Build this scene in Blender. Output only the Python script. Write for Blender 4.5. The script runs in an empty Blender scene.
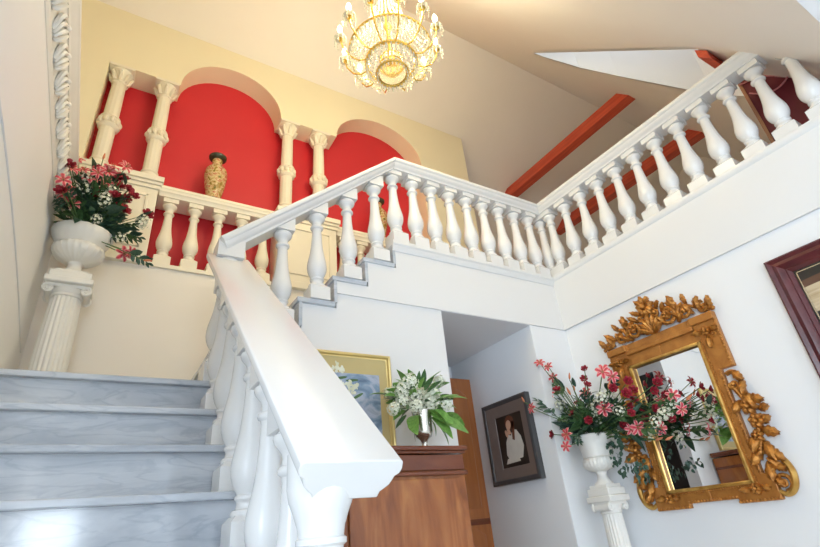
import bpy, bmesh, math, random
from mathutils import Vector, Matrix
random.seed(11)
S = bpy.context.scene
COL = S.collection
PI = math.pi
R_, C_ = math.radians, math.cos

# ------------------------------------------------------------------ materials
def new_mat(name):
    m = bpy.data.materials.new(name); m.use_nodes = True
    nt = m.node_tree; b = nt.nodes['Principled BSDF']
    return m, nt, b

def paint(name, col, rough=.5, var=.03, scale=3., metal=0., spec=.5, bump=0.):
    m, nt, b = new_mat(name)
    tc = nt.nodes.new('ShaderNodeTexCoord'); no = nt.nodes.new('ShaderNodeTexNoise')
    no.inputs['Scale'].default_value = scale; no.inputs['Detail'].default_value = 4
    nt.links.new(tc.outputs['Object'], no.inputs['Vector'])
    mx = nt.nodes.new('ShaderNodeMix'); mx.data_type = 'RGBA'
    lo = [c * (1 - var) for c in col]; hi = [min(1, c * (1 + var)) for c in col]
    mx.inputs[6].default_value = (*lo, 1); mx.inputs[7].default_value = (*hi, 1)
    nt.links.new(no.outputs['Fac'], mx.inputs[0]); nt.links.new(mx.outputs[2], b.inputs['Base Color'])
    b.inputs['Roughness'].default_value = rough; b.inputs['Metallic'].default_value = metal
    b.inputs['Specular IOR Level'].default_value = spec
    if bump:
        bp = nt.nodes.new('ShaderNodeBump'); bp.inputs['Strength'].default_value = bump; bp.inputs['Distance'].default_value = .01
        nt.links.new(no.outputs['Fac'], bp.inputs['Height']); nt.links.new(bp.outputs['Normal'], b.inputs['Normal'])
    return m

def ramp_noise(name, stops, scale=(1, 1, 1), nscale=4, rough=.4, distort=0., detail=6, kind='noise', spec=.5, metal=0., bump=None):
    m, nt, b = new_mat(name)
    tc = nt.nodes.new('ShaderNodeTexCoord'); mp = nt.nodes.new('ShaderNodeMapping')
    mp.inputs['Scale'].default_value = scale
    nt.links.new(tc.outputs['Object'], mp.inputs['Vector'])
    if kind == 'noise':
        no = nt.nodes.new('ShaderNodeTexNoise'); no.inputs['Scale'].default_value = nscale
        no.inputs['Detail'].default_value = detail; no.inputs['Distortion'].default_value = distort; out = no.outputs['Fac']
    elif kind == 'wave':
        no = nt.nodes.new('ShaderNodeTexWave'); no.inputs['Scale'].default_value = nscale
        no.inputs['Distortion'].default_value = distort; no.inputs['Detail'].default_value = detail; out = no.outputs['Fac']
    else:
        no = nt.nodes.new('ShaderNodeTexVoronoi'); no.inputs['Scale'].default_value = nscale; out = no.outputs['Color']
    nt.links.new(mp.outputs['Vector'], no.inputs['Vector'])
    rp = nt.nodes.new('ShaderNodeValToRGB'); cr = rp.color_ramp
    while len(cr.elements) < len(stops): cr.elements.new(.5)
    for e, (p, c) in zip(cr.elements, stops): e.position = p; e.color = (*c, 1)
    nt.links.new(out, rp.inputs['Fac']); nt.links.new(rp.outputs['Color'], b.inputs['Base Color'])
    b.inputs['Roughness'].default_value = rough; b.inputs['Specular IOR Level'].default_value = spec
    b.inputs['Metallic'].default_value = metal
    if bump:
        nb = nt.nodes.new('ShaderNodeTexNoise'); nb.inputs['Scale'].default_value = bump[0]; nb.inputs['Detail'].default_value = 3
        nt.links.new(tc.outputs['Object'], nb.inputs['Vector'])
        bp = nt.nodes.new('ShaderNodeBump'); bp.inputs['Strength'].default_value = bump[1]; bp.inputs['Distance'].default_value = .012
        nt.links.new(nb.outputs['Fac'], bp.inputs['Height']); nt.links.new(bp.outputs['Normal'], b.inputs['Normal'])
    return m

def attr_mat(name, rough=.5):
    m, nt, b = new_mat(name)
    a = nt.nodes.new('ShaderNodeAttribute'); a.attribute_name = 'tint'
    nt.links.new(a.outputs['Color'], b.inputs['Base Color']); b.inputs['Roughness'].default_value = rough
    return m

def marble():
    m, nt, b = new_mat('grey veined marble')
    tc = nt.nodes.new('ShaderNodeTexCoord'); mp = nt.nodes.new('ShaderNodeMapping')
    mp.inputs['Rotation'].default_value = (.2, .75, .3); mp.inputs['Scale'].default_value = (.55, 1, 2.6)
    nt.links.new(tc.outputs['Object'], mp.inputs['Vector'])
    n1 = nt.nodes.new('ShaderNodeTexNoise'); n1.inputs['Scale'].default_value = 2.6; n1.inputs['Detail'].default_value = 8
    n1.inputs['Roughness'].default_value = .62; n1.inputs['Distortion'].default_value = 1.2
    n2 = nt.nodes.new('ShaderNodeTexNoise'); n2.inputs['Scale'].default_value = 6; n2.inputs['Detail'].default_value = 10
    n2.inputs['Distortion'].default_value = .9
    for n in (n1, n2): nt.links.new(mp.outputs['Vector'], n.inputs['Vector'])
    r1 = nt.nodes.new('ShaderNodeValToRGB'); c = r1.color_ramp
    c.elements[0].position = .3; c.elements[0].color = (.40, .44, .50, 1)
    c.elements[1].position = .68; c.elements[1].color = (.62, .65, .69, 1)
    r2 = nt.nodes.new('ShaderNodeValToRGB'); c = r2.color_ramp
    c.elements[0].position = .46; c.elements[0].color = (1, 1, 1, 1)
    e = c.elements.new(.5); e.color = (.80, .82, .85, 1)
    c.elements[2].position = .545; c.elements[2].color = (1, 1, 1, 1)
    nt.links.new(n1.outputs['Fac'], r1.inputs['Fac']); nt.links.new(n2.outputs['Fac'], r2.inputs['Fac'])
    mx = nt.nodes.new('ShaderNodeMix'); mx.data_type = 'RGBA'; mx.blend_type = 'MULTIPLY'; mx.inputs[0].default_value = .8
    nt.links.new(r1.outputs['Color'], mx.inputs[6]); nt.links.new(r2.outputs['Color'], mx.inputs[7])
    nt.links.new(mx.outputs[2], b.inputs['Base Color']); b.inputs['Roughness'].default_value = .10
    return m

def glass():
    m, nt, b = new_mat('clear cut glass')
    b.inputs['Base Color'].default_value = (1, .95, .80, 1); b.inputs['Roughness'].default_value = .22
    b.inputs['Transmission Weight'].default_value = 1; b.inputs['IOR'].default_value = 1.3
    return m

def emit(name, col, s):
    m, nt, b = new_mat(name)
    b.inputs['Base Color'].default_value = (*col, 1); b.inputs['Emission Color'].default_value = (*col, 1)
    b.inputs['Emission Strength'].default_value = s
    return m

def crystal():
    m, nt, b = new_mat('cut crystal')
    b.inputs['Base Color'].default_value = (.88, .86, .75, 1); b.inputs['Roughness'].default_value = .06
    b.inputs['Transmission Weight'].default_value = .3; b.inputs['IOR'].default_value = 1.55
    b.inputs['Specular IOR Level'].default_value = .9
    return m

M = dict(
    white=paint('white wall paint', (.74, .74, .74), .55, .015),
    grey=paint('pale grey wall paint', (.79, .80, .815), .6, .02),
    alcove=paint('blue grey alcove paint', (.80, .82, .85), .6, .02),
    creamlow=paint('cream wall paint paled against lamp light', (.87, .82, .75), .6, .02),  # same wall as cream, paler to offset the chandelier's warm light
    cream=paint('cream wall paint', (.88, .81, .60), .6, .02),  # yellow raised to carry the chandelier's warm light on the upper wall
    attic=paint('beige ceiling paint', (.90, .84, .77), .65, .02),
    left=paint('warm white wall paint', (.86, .86, .865), .5, .02),
    red=paint('red wall paint', (.60, .022, .035), .5, .05, 2),
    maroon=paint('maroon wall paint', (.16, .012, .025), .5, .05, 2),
    plaster=paint('white gloss balustrade paint', (.74, .74, .735), .22, .015, 6),
    stone=paint('cream plaster', (.86, .80, .66), .5, .03, 8),
    urn=paint('white cast stone', (.80, .78, .73), .5, .04, 10),
    marble=marble(),
    floor=paint('pale floor tile', (.78, .77, .75), .3, .05, 2),
    redwood=ramp_noise('red stained beam wood', [(.25, (.44, .040, .018)), (.7, (.64, .10, .04))], (6, .5, 6), 5, .45),
    wood=ramp_noise('figured cherry wood', [(.25, (.17, .042, .011)), (.5, (.35, .112, .028)), (.8, (.52, .21, .058))], (3.0, 2, .55), 2.4, .13, 2.4),
    darkwood=ramp_noise('brown moulding wood', [(.2, (.13, .032, .012)), (.8, (.24, .07, .028))], (1, 4, 4), 4, .25),
    doorwood=ramp_noise('panelled door wood', [(.2, (.32, .10, .028)), (.8, (.48, .175, .054))], (6, 6, .7), 3, .35, .8),
    gold=ramp_noise('antique gilt', [(.25, (.22, .075, .012)), (.55, (.50, .21, .04)), (.85, (.72, .40, .10))], (1, 1, 1), 26, .34, 1., 5, metal=.55, bump=(55, .7)),
    giltflat=ramp_noise('burnished gilt wood', [(.25, (.36, .13, .025)), (.8, (.56, .25, .055))], (1, 1, 1), 14, .38, .8, metal=.35, bump=(40, .18)),
    brightgold=paint('bright gold leaf', (.76, .58, .24), .3, .08, 12, .7),
    richgold=ramp_noise('worn bright gilt', [(.3, (.42, .20, .035)), (.75, (.80, .52, .15))], (1, 1, 1), 12, .32, .6, 4, metal=.6),
    brass=paint('polished brass', (.85, .60, .16), .22, .05, 9, .9),
    silver=paint('old silver', (.62, .58, .50), .22, .12, 18, .95),
    mirror=paint('silvered mirror glass', (.93, .94, .95), .0, 0, 1, 1.),
    mahogany=ramp_noise('mahogany frame wood', [(.25, (.060, .010, .012)), (.8, (.135, .022, .024))], (2, 2, 2), 4, .22),
    pewter=paint('dark pewter frame', (.055, .055, .058), .35, .1, 8),
    umber=paint('taupe frame slope', (.17, .13, .115), .45, .1, 8),
    mat=paint('ochre mount', (.55, .44, .20), .6, .08, 5),
    crystal=crystal(), dish=glass(),
    bulb=emit('lit candle bulb', (1., .80, .45), 14),
    candle=paint('ivory candle sleeve', (.9, .86, .72), .5, .02),
    leaf=ramp_noise('green leaf', [(.3, (.030, .085, .028)), (.75, (.10, .20, .07))], (1, 1, 1), 9, .45),
    leafdark=ramp_noise('dark blue green leaf', [(.3, (.018, .055, .035)), (.75, (.05, .115, .07))], (1, 1, 1), 9, .45),
    leafbright=ramp_noise('fresh green leaf', [(.3, (.10, .25, .04)), (.75, (.26, .46, .10))], (1, 1, 1), 9, .4),
    stem=paint('green stem', (.09, .16, .05), .6, .1),
    rose=ramp_noise('crimson rose petal', [(.3, (.20, .006, .018)), (.75, (.42, .02, .04))], (1, 1, 1), 20, .55),
    lily=attr_mat('pink striped lily petal'),
    bud=ramp_noise('orange pink bud', [(.3, (.55, .10, .06)), (.75, (.75, .38, .16))], (1, 1, 1), 16, .5),
    whitefl=ramp_noise('creamy white blossom', [(.3, (.62, .64, .44)), (.7, (.85, .86, .76))], (1, 1, 1), 22, .6),
    anther=paint('rust anther', (.30, .08, .02), .7),
    porcelain=ramp_noise('famille rose porcelain', [(.30, (.07, .12, .03)), (.40, (.42, .24, .06)), (.50, (.66, .55, .30)), (.58, (.45, .09, .05)), (.66, (.62, .48, .22)), (.74, (.12, .15, .05))], (1, 1, 1), 26, .18, .6, 3),
    vasedark=paint('dark green glaze', (.05, .055, .03), .2, .3, 30),
    skin=paint('painted skin tone', (.58, .33, .22), .6, .1, 20),
    hairp=paint('painted auburn hair', (.12, .04, .02), .6, .2, 30),
    blouse=paint('painted white blouse', (.58, .54, .48), .6, .12, 20),
    canvas=ramp_noise('dark brown painted ground', [(.3, (.012, .010, .009)), (.8, (.045, .032, .024))], (1, 1, 1), 5, .4),
    blueart=ramp_noise('blue watercolour picture', [(.28, (.10, .16, .26)), (.45, (.22, .32, .46)), (.58, (.45, .50, .62)), (.72, (.30, .36, .46))], (1, 1, 1.6), 9, .3, .8, 5),
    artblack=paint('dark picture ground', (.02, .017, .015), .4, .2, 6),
    arttan=ramp_noise('tan picture band', [(.3, (.40, .30, .18)), (.7, (.62, .52, .36))], (1, 1, 12), 6, .5),
    artbrown=paint('brown picture band', (.10, .045, .025), .5, .2, 6),
    pink=paint('pink painted trim', (.55, .20, .22), .5, .1),
    tanwood=paint('tan wood edge', (.42, .20, .10), .5, .1, 6),
    whiteshaft=paint('bright white plaster', (.88, .88, .87), .6, .01),
)

# ------------------------------------------------------------------ mesh helper
class MB:
    def __init__(s): s.v = []; s.f = []; s.c = None
    def add(s, vs, fs):
        n = len(s.v); s.v += [tuple(v) for v in vs]; s.f += [tuple(n + i for i in f) for f in fs]; return s
    def box(s, x0, x1, y0, y1, z0, z1):
        vs = [(x, y, z) for z in (z0, z1) for y in (y0, y1) for x in (x0, x1)]
        return s.add(vs, [(0, 2, 3, 1), (4, 5, 7, 6), (0, 1, 5, 4), (2, 6, 7, 3), (0, 4, 6, 2), (1, 3, 7, 5)])
    def prism(s, poly, axis, a, b):
        def P(p, t):
            return {'x': (t, p[0], p[1]), 'y': (p[0], t, p[1]), 'z': (p[0], p[1], t)}[axis]
        n = len(poly)
        vs = [P(p, a) for p in poly] + [P(p, b) for p in poly]
        return s.add(vs, [tuple(range(n)), tuple(range(2 * n - 1, n - 1, -1))] + [(i, (i + 1) % n, n + (i + 1) % n, n + i) for i in range(n)])
    def hull(s, bottom, top):
        n = len(bottom)
        return s.add(list(bottom) + list(top), [tuple(range(n)), tuple(range(2 * n - 1, n - 1, -1))] + [(i, (i + 1) % n, n + (i + 1) % n, n + i) for i in range(n)])
    def lathe(s, prof, c=(0, 0, 0), seg=20, flute=None):
        vs = []; fs = []
        for k, (r, z) in enumerate(prof):
            for i in range(seg):
                a = 2 * PI * i / seg; rr = r
                if flute and flute[0] <= k <= flute[1]: rr = r * (1 + flute[2] * (abs(math.sin(a * flute[3] / 2)) - .5))
                vs.append((c[0] + rr * math.cos(a), c[1] + rr * math.sin(a), c[2] + z))
        for k in range(len(prof) - 1):
            for i in range(seg):
                j = (i + 1) % seg
                fs.append((k * seg + i, k * seg + j, (k + 1) * seg + j, (k + 1) * seg + i))
        fs.append(tuple(range(seg - 1, -1, -1))); fs.append(tuple((len(prof) - 1) * seg + i for i in range(seg)))
        return s.add(vs, fs)
    def tube(s, pts, rad, seg=8):
        pts = [Vector(p) for p in pts]; n = len(pts)
        rads = rad if isinstance(rad, (list, tuple)) else [rad] * n
        vs = []; fs = []; prev = None
        for i, p in enumerate(pts):
            t = (pts[min(i + 1, n - 1)] - pts[max(i - 1, 0)]).normalized()
            if prev is None:
                u = t.orthogonal().normalized()
            else:
                u = (prev - t * prev.dot(t)).normalized()
            prev = u; w = t.cross(u)
            for k in range(seg):
                a = 2 * PI * k / seg
                vs.append(p + (u * math.cos(a) + w * math.sin(a)) * rads[i])
        for i in range(n - 1):
            for k in range(seg):
                j = (k + 1) % seg
                fs.append((i * seg + k, i * seg + j, (i + 1) * seg + j, (i + 1) * seg + k))
        fs.append(tuple(range(seg - 1, -1, -1))); fs.append(tuple((n - 1) * seg + k for k in range(seg)))
        return s.add(vs, fs)
    def torus(s, c, R, r, seg=32, sub=8):
        vs = []; fs = []
        for i in range(seg):
            a = 2 * PI * i / seg
            for k in range(sub):
                b = 2 * PI * k / sub
                q = R + r * math.cos(b)
                vs.append((c[0] + q * math.cos(a), c[1] + q * math.sin(a), c[2] + r * math.sin(b)))
        for i in range(seg):
            for k in range(sub):
                i2 = (i + 1) % seg; k2 = (k + 1) % sub
                fs.append((i * sub + k, i2 * sub + k, i2 * sub + k2, i * sub + k2))
        return s.add(vs, fs)
    def octa(s, c, r, h):
        x, y, z = c
        return s.add([(x, y, z + h), (x + r, y, z), (x, y + r, z), (x - r, y, z), (x, y - r, z), (x, y, z - h)],
                     [(0, 1, 2), (0, 2, 3), (0, 3, 4), (0, 4, 1), (5, 2, 1), (5, 3, 2), (5, 4, 3), (5, 1, 4)])
    def ball(s, c, r, seg=10, rings=7, sq=(1, 1, 1)):
        prof = [(max(1e-4, r * math.sin(PI * k / rings)), -r * math.cos(PI * k / rings)) for k in range(rings + 1)]
        n = len(s.v); s.lathe(prof, (0, 0, 0), seg)
        for i in range(n, len(s.v)):
            v = s.v[i]; s.v[i] = (v[0] * sq[0] + c[0], v[1] * sq[1] + c[1], v[2] * sq[2] + c[2])
        return s
    def strip(s, prof, ends):
        """profile points placed at each end by the given functions"""
        n = len(prof); vs = []
        for fn in ends: vs += [fn(u, v) for u, v in prof]
        fs = []
        for e in range(len(ends) - 1):
            fs += [(e * n + i, e * n + (i + 1) % n, (e + 1) * n + (i + 1) % n, (e + 1) * n + i) for i in range(n)]
        fs += [tuple(range(n)), tuple(range(len(ends) * n - 1, (len(ends) - 1) * n - 1, -1))]
        return s.add(vs, fs)
    def xform(s, m, start=0):
        for i in range(start, len(s.v)): s.v[i] = tuple(m @ Vector(s.v[i]))
        return s
    def mesh(s, name, mat, smooth=True, ang=38, tint=None):
        me = bpy.data.meshes.new(name); me.from_pydata(s.v, [], s.f); me.update()
        bm = bmesh.new(); bm.from_mesh(me); bmesh.ops.recalc_face_normals(bm, faces=bm.faces); bm.to_mesh(me); bm.free()
        me.materials.append(mat)
        if tint:
            at = me.color_attributes.new('tint', 'FLOAT_COLOR', 'POINT')
            for i, c in enumerate(tint): at.data[i].color = (*c, 1)
        if smooth:
            for p in me.polygons: p.use_smooth = True
            me.set_sharp_from_angle(angle=R_(ang))
        return me

def origin(o):
    v = Vector((0, 0, 0))
    while o is not None: v += o.location; o = o.parent
    return v

def tag(o, label=None, cat=None, group=None, kind=None):
    if label: o['label'] = label
    if cat: o['category'] = cat
    if group: o['group'] = group
    if kind: o['kind'] = kind
    return o

def obj(name, mb, mat, parent=None, loc=None, bevel=0, smooth=True, ang=38):
    """world-space geometry, linked as one mesh object"""
    base = origin(parent) if parent else Vector(loc or (0, 0, 0))
    mb.v = [tuple(Vector(v) - base) for v in mb.v]
    o = bpy.data.objects.new(name, mb.mesh(name, M[mat], smooth, ang)); COL.objects.link(o)
    if parent: o.parent = parent
    else: o.location = base
    if bevel:
        b = o.modifiers.new('edge', 'BEVEL'); b.width = bevel; b.segments = 2; b.limit_method = 'ANGLE'; b.angle_limit = R_(40)
    return o

def inst(name, me, parent, loc, rot=(0, 0, 0), sc=1.):
    """a child that shares a mesh; loc in world space"""
    o = bpy.data.objects.new(name, me); COL.objects.link(o)
    o.location = Vector(loc) - (origin(parent) if parent else Vector((0, 0, 0))); o.rotation_euler = rot
    o.scale = (sc, sc, sc) if not isinstance(sc, tuple) else sc
    if parent: o.parent = parent
    return o

def thing(name, label, cat, loc, group=None):
    o = bpy.data.objects.new(name, None); COL.objects.link(o); o.location = loc; o.empty_display_size = .1
    return tag(o, label, cat, group, 'thing')

def struct(name, mb, mat, loc=(0, 0, 0), **k):
    o = obj(name, mb, mat, None, loc, **k); o['kind'] = 'structure'; return o

def dup(root, loc, label, group=None):
    r = root.copy(); COL.objects.link(r); r.location = loc; r['label'] = label
    if group: r['group'] = group
    for ch in list(root.children):
        c = ch.copy(); COL.objects.link(c); c.parent = r
        for g in list(ch.children):
            d = g.copy(); COL.objects.link(d); d.parent = c
    return r

# ------------------------------------------------------------------ measures
FL = -.90                      # ground floor
XR = 3.10                      # face of the wall with the mirror
XL = -.475                     # face of the wall beside the stair
Y0, Z0, TR, RI = 2.47, .733, .215, .185     # landing edge, landing level, tread and rise of the lower flight
ZU = 1.813                     # upper floor
ZF = 1.342                     # underside of the upper floor
YF = 2.50                      # face of the upper flight
YB = 3.60                      # back wall
RX2, RT2 = .425, .2205         # first riser and tread of the upper flight
RIDGE = (2.73, 5.10)
KA, KC = .70, 1.22
def zA(y): return RIDGE[1] - KA * (y - RIDGE[0])
def zC(y): return RIDGE[1] - KC * (RIDGE[0] - y)

# ------------------------------------------------------------------ the room
struct('floor', MB().box(-3.7, 7.6, -6.2, 6, FL - .1, FL), 'floor')
struct('wall_left', MB().box(XL - .16, XL, .9, YB, FL, 1.99), 'left')
# back wall with its arched opening
NX0, NX1, NB, NT = -.46, 2.70, 1.895, 3.79
def arch(x0, x1, h, n=22):
    c, r = (x0 + x1) / 2, (x1 - x0) / 2
    return [(c - r * math.cos(PI * i / n), NT + h * math.sin(PI * i / n)) for i in range(n + 1)]
A1 = arch(.10, 1.03, .43); A2 = arch(1.63, NX1, .43)
w = MB()
struct('wall_back_lower', MB().prism([(-1.4, FL), (3.40, FL), (3.40, NB), (-1.4, NB)], 'y', YB, YB + .22), 'creamlow')
w.prism([(-1.4, NB), (NX0, NB), (NX0, 4.48), (-1.4, 4.48)], 'y', YB, YB + .22)
w.prism([(NX1, NB), (3.40, NB), (3.40, 4.48), (NX1, 4.48)], 'y', YB, YB + .22)
w.prism([(NX0, 4.48), (NX0, NT)] + A1 + A2 + [(NX1, 4.48)], 'y', YB, YB + .22)
struct('wall_back', w, 'cream', ang=30)
struct('wall_niche', MB().box(NX0 - .1, NX1 + .1, YB + .22, YB + .30, NB - .1, 4.45), 'red')
# roof slopes
struct('ceiling_back', MB().prism([(RIDGE[0], RIDGE[1]), (RIDGE[0], RIDGE[1] + .1), (6.4, zA(6.4) + .1), (6.4, zA(6.4))], 'x', -1.4, 7.6), 'attic')
YE = .20
def cpt(x, y, dz=0.): return (x, y, zC(y) + dz)
Lw, Mw = (3.045, .785), (3.98, .785)
EDGE = [(3.254, 2.118), (3.363, 2.079), (3.449, 2.014), (3.609, 1.901), (3.783, 1.649), (3.887, 1.453), (3.981, 1.27), (4.076, 1.098)]
T = EDGE[0]
c = MB()
def cpoly(pl): c.hull([cpt(*p) for p in pl], [cpt(*p, .012) for p in pl])
cpoly([(-1.4, RIDGE[0]), (-1.4, YE), (Lw[0], YE), Lw, T, (T[0], RIDGE[0])])
for p, q in zip(EDGE, EDGE[1:]): cpoly([(p[0], RIDGE[0]), p, q, (q[0], RIDGE[0])])
cpoly([Lw, (Lw[0], YE), (7.6, YE), (7.6, Lw[1])])
cpoly([Mw, (7.6, Mw[1]), (7.6, EDGE[-1][1]), EDGE[-1]])
cpoly([(EDGE[-1][0], RIDGE[0]), EDGE[-1], (7.6, EDGE[-1][1]), (7.6, RIDGE[0])])
struct('ceiling_front', c, 'attic', smooth=False)
struct('ceiling_hall', MB().box(-3.7, 3.3, -6.1, YE, zC(YE), zC(YE) + .1), 'left')
# skylight well over the attic passage
ring = EDGE + [Mw, Lw]
wc_ = Vector((3.6, 1.25))
ring = [wc_ + (Vector(p) - wc_) * .9995 for p in ring]
def cheek(p, q, t=.05, h=1.25):
    d = (q - p).normalized(); n = Vector((-d.y, d.x)) * t
    if (p + n - wc_).length < (p - n - wc_).length: n = -n
    quad = [p, q, q + n, p + n]
    return [(v.x, v.y, zC(v.y)) for v in quad], [(v.x, v.y, zC(v.y) + h) for v in quad]
sk = MB()
for p, q in zip(ring, ring[1:] + ring[:1]): sk.hull(*cheek(p, q))
wn = struct('window_1', sk, 'whiteshaft', smooth=False)
# walls of the upper room out to its ends
struct('wall_far_left', MB().box(-3.8, -3.7, -6.1, -3.7, FL, 2.1).box(-3.8, -3.7, -1.1, .2, FL, 2.1).box(-3.8, -3.7, -3.7, -1.1, FL, -.3).box(-3.8, -3.7, -3.7, -1.1, 1.7, 2.1), 'left')
struct('wall_hall_return', MB().box(-3.8, -1.4, YE, YE + .1, FL, 2.1), 'left')
struct('wall_upper_left', MB().box(-1.5, -1.4, YE, 4.2, FL, 5.2), 'cream')
wg = MB()
for y in (-3.7, -2.86, -2.0, -1.16): wg.box(-3.76, -3.73, y, y + .06, -.3, 1.7)
struct('added_side_window', wg, 'plaster')  # bars of an unseen side window, added to hold the fill light
struct('wall_attic_end', MB().box(7.6, 7.7, -.2, 6.5, 1.4, 5.2), 'attic')
struct('floor_attic', MB().box(XR + .02, 7.6, -.3, 6.4, ZF + .02, ZU - .01), 'attic')
struct('wall_attic_low', MB().box(XR + .3, 7.6, 6.2, 6.3, ZU, 3.0), 'attic')
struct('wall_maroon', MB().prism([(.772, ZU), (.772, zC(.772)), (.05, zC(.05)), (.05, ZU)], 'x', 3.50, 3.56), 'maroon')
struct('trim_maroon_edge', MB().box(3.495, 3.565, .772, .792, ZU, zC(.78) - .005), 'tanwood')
struct('trim_pink', MB().tube([(3.485, .78, 2.60), (3.485, .66, 2.565), (3.485, .5, 2.40)], .007).tube([(3.485, .755 - .02 * i, 2.42 + .002 * (i - 6) ** 2 - .004 * i) for i in range(14)], .006), 'pink')
# wall with the mirror: deep upper band stands proud of the lower face
struct('wall_right', MB().box(XR + .018, XR + .2, -6, 4, FL, ZF + .05), 'grey')
struct('wall_right_upper', MB().box(XR, XR + .22, -.3, YF + .05, ZF, ZU - .03), 'white')
struct('trim_curb_right', MB().prism([(-.014, ZU - .005), (-.006, ZU - .035), (0, ZU - .04), (.2, ZU - .04), (.2, ZU + .012), (-.008, ZU + .012)], 'y', -.3, YF, ).xform(Matrix.Translation((XR, 0, 0))), 'plaster')
# the face under the upper flight and the upper landing
wl = MB()
wl.prism([(RX2 + .02, FL), (1.89, FL), (1.89, ZF), (RX2 + RT2 * 3 + .02, ZF), (RX2 + RT2 * 3 + .02, Z0 + .18 * 3 - .03),
          (RX2 + RT2 * 2 + .02, Z0 + .18 * 3 - .03), (RX2 + RT2 * 2 + .02, Z0 + .18 * 2 - .03), (RX2 + RT2 + .02, Z0 + .18 * 2 - .03),
          (RX2 + RT2 + .02, Z0 + .15), (RX2 + .02, Z0 + .15)], 'y', YF + .012, YB)
struct('wall_stair', wl, 'white')
up = MB()
up.prism([(RX2 + RT2 * 3 + .02, ZF), (3.14, ZF), (3.14, ZU - .02), (RX2 + RT2 * 5 + .02, ZU - .02), (RX2 + RT2 * 5 + .02, Z0 + .18 * 5 - .03),
          (RX2 + RT2 * 4 + .02, Z0 + .18 * 5 - .03), (RX2 + RT2 * 4 + .02, Z0 + .18 * 4 - .03), (RX2 + RT2 * 3 + .02, Z0 + .18 * 4 - .03)], 'y', YF, YB)
struct('wall_landing', up, 'white')
struct('trim_curb_landing', MB().prism([(YF - .028, ZU + .002), (YF - .028, ZU - .022), (YF - .018, ZU - .034), (YF - .018, ZU - .055), (YF - .005, ZU - .075), (YF + .2, ZU - .075), (YF + .2, ZU + .002)], 'x', RX2 + RT2 * 5, XR + .0), 'plaster')
struct('floor_gallery', MB().box(RX2 + RT2 * 5 + .02, XR + .04, YF + .19, YB, ZU - .03, ZU), 'floor')
struct('ceiling_alcove', MB().box(1.89, 2.72, YF + .004, 3.6, ZF - .004, ZF - .001), 'alcove')
struct('wall_alcove_side', MB().box(2.72, XR + .1, YF + .012, 3.7, FL, ZF - .002), 'alcove')
struct('wall_pier', MB().box(2.722, XR + .05, YF + .008, YF + .013, FL, ZF - .002), 'grey')
struct('wall_alcove_back', MB().box(1.89, 2.72, 3.58, 3.60, FL, ZF - .004), 'alcove')
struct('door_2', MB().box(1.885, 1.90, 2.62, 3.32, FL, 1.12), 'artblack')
# near wall, behind the camera, with its glazed door and windows
nw = MB()
for x0, x1, z0, z1 in ((-3.8, -.82, FL, 2.1), (-.76, -.71, FL, 2.1), (-.01, .9, FL, 2.1), (2.9, 3.3, FL, 2.1),
                       (-.82, -.76, 1.7, 2.1), (-.71, -.01, .79, 2.1), (-.71, -.01, FL, -.61), (.9, 2.9, 1.6, 2.1), (.9, 2.9, FL, -.2)):
    nw.box(x0, x1, -6.1, -6.0, z0, z1)
struct('wall_near', nw, 'left')
wf = MB()
for x in (.9, 1.54, 2.2, 2.84): wf.box(x, x + .06, -6.07, -6.02, -.2, 1.6)
for z in (-.2, 1.54): wf.box(.9, 2.9, -6.07, -6.02, z, z + .06)
struct('window_2', wf, 'plaster')

# cornice along the top of the low wall beside the stair
co = MB()
co.prism([(XL, 1.98), (XL + .004, 1.98), (XL + .012, 2.0), (XL + .012, 2.02), (XL + .010, 2.03), (XL + .022, 2.12), (XL + .038, 2.17), (XL + .044, 2.17), (XL + .048, 2.20), (XL + .060, 2.215), (XL + .062, 2.25), (XL + .070, 2.26), (XL + .070, 2.29), (XL - .1, 2.29), (XL - .1, 1.98)], 'y', .3, YB)
y = .7
while y < 3.5:
    for k in range(4):
        pts = []
        for i in range(9):
            t = i / 8
            pts.append((XL + .014 + .028 * t + .008 * math.sin(PI * t), y + .02 * k - .07 * math.sin(PI * t * .9) * (1 - .18 * k) + .08 * t, 2.035 + .125 * t - .012 * k * math.sin(PI * t)))
        co.tube(pts, [.004 + .009 * math.sin(PI * min(1, .15 + .8 * i / 8)) for i in range(9)], 6)
    co.ball((XL + .04, y + .085, 2.158), .018, 8, 5)
    y += .165
struct('cornice_left', co, 'urn')
struct('raised_line_left', MB().tube([(XL + .001, 1.5 + .25 * i, 1.40 - .004 * i - .0035 * i * i) for i in range(9)], .005, 6), 'grey')  # thin pale tube drawn as a line along the low wall
struct('baseboard_landing', MB().box(XL, RX2 - .03, YB - .018, YB, Z0, Z0 + .09), 'tanwood')

# door at the back of the alcove
dr = struct('door_1', MB().box(2.02, 2.718, 3.33, 3.37, FL, 1.145), 'doorwood', (2.3, 3.35, FL))
pn = MB()
def raised(pn, x0, x1, z0, z1, y, arch_h=0.):
    o = [(x0, z0), (x1, z0)] + [(x1 - (x1 - x0) * i / 12, z1 + arch_h * math.sin(PI * i / 12)) for i in range(13)]
    cx, cz = (x0 + x1) / 2, (z0 + z1) / 2
    i_ = [(cx + (a - cx) * .86, cz + (b - cz) * .93) for a, b in o]
    pn.hull([(a, y, b) for a, b in o], [(a, y - .016, b) for a, b in i_])
raised(pn, 2.42, 2.655, .12, 1.0, 3.33, .06); raised(pn, 2.08, 2.32, .12, 1.0, 3.33, .06)
raised(pn, 2.42, 2.655, -.75, -.06, 3.33, .05); raised(pn, 2.08, 2.32, -.75, -.06, 3.33, .05)
obj('door_panel', pn, 'doorwood', dr)
obj('door_rail', MB().box(2.03, 2.71, 3.322, 3.33, .01, .05), 'darkwood', dr)

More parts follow.
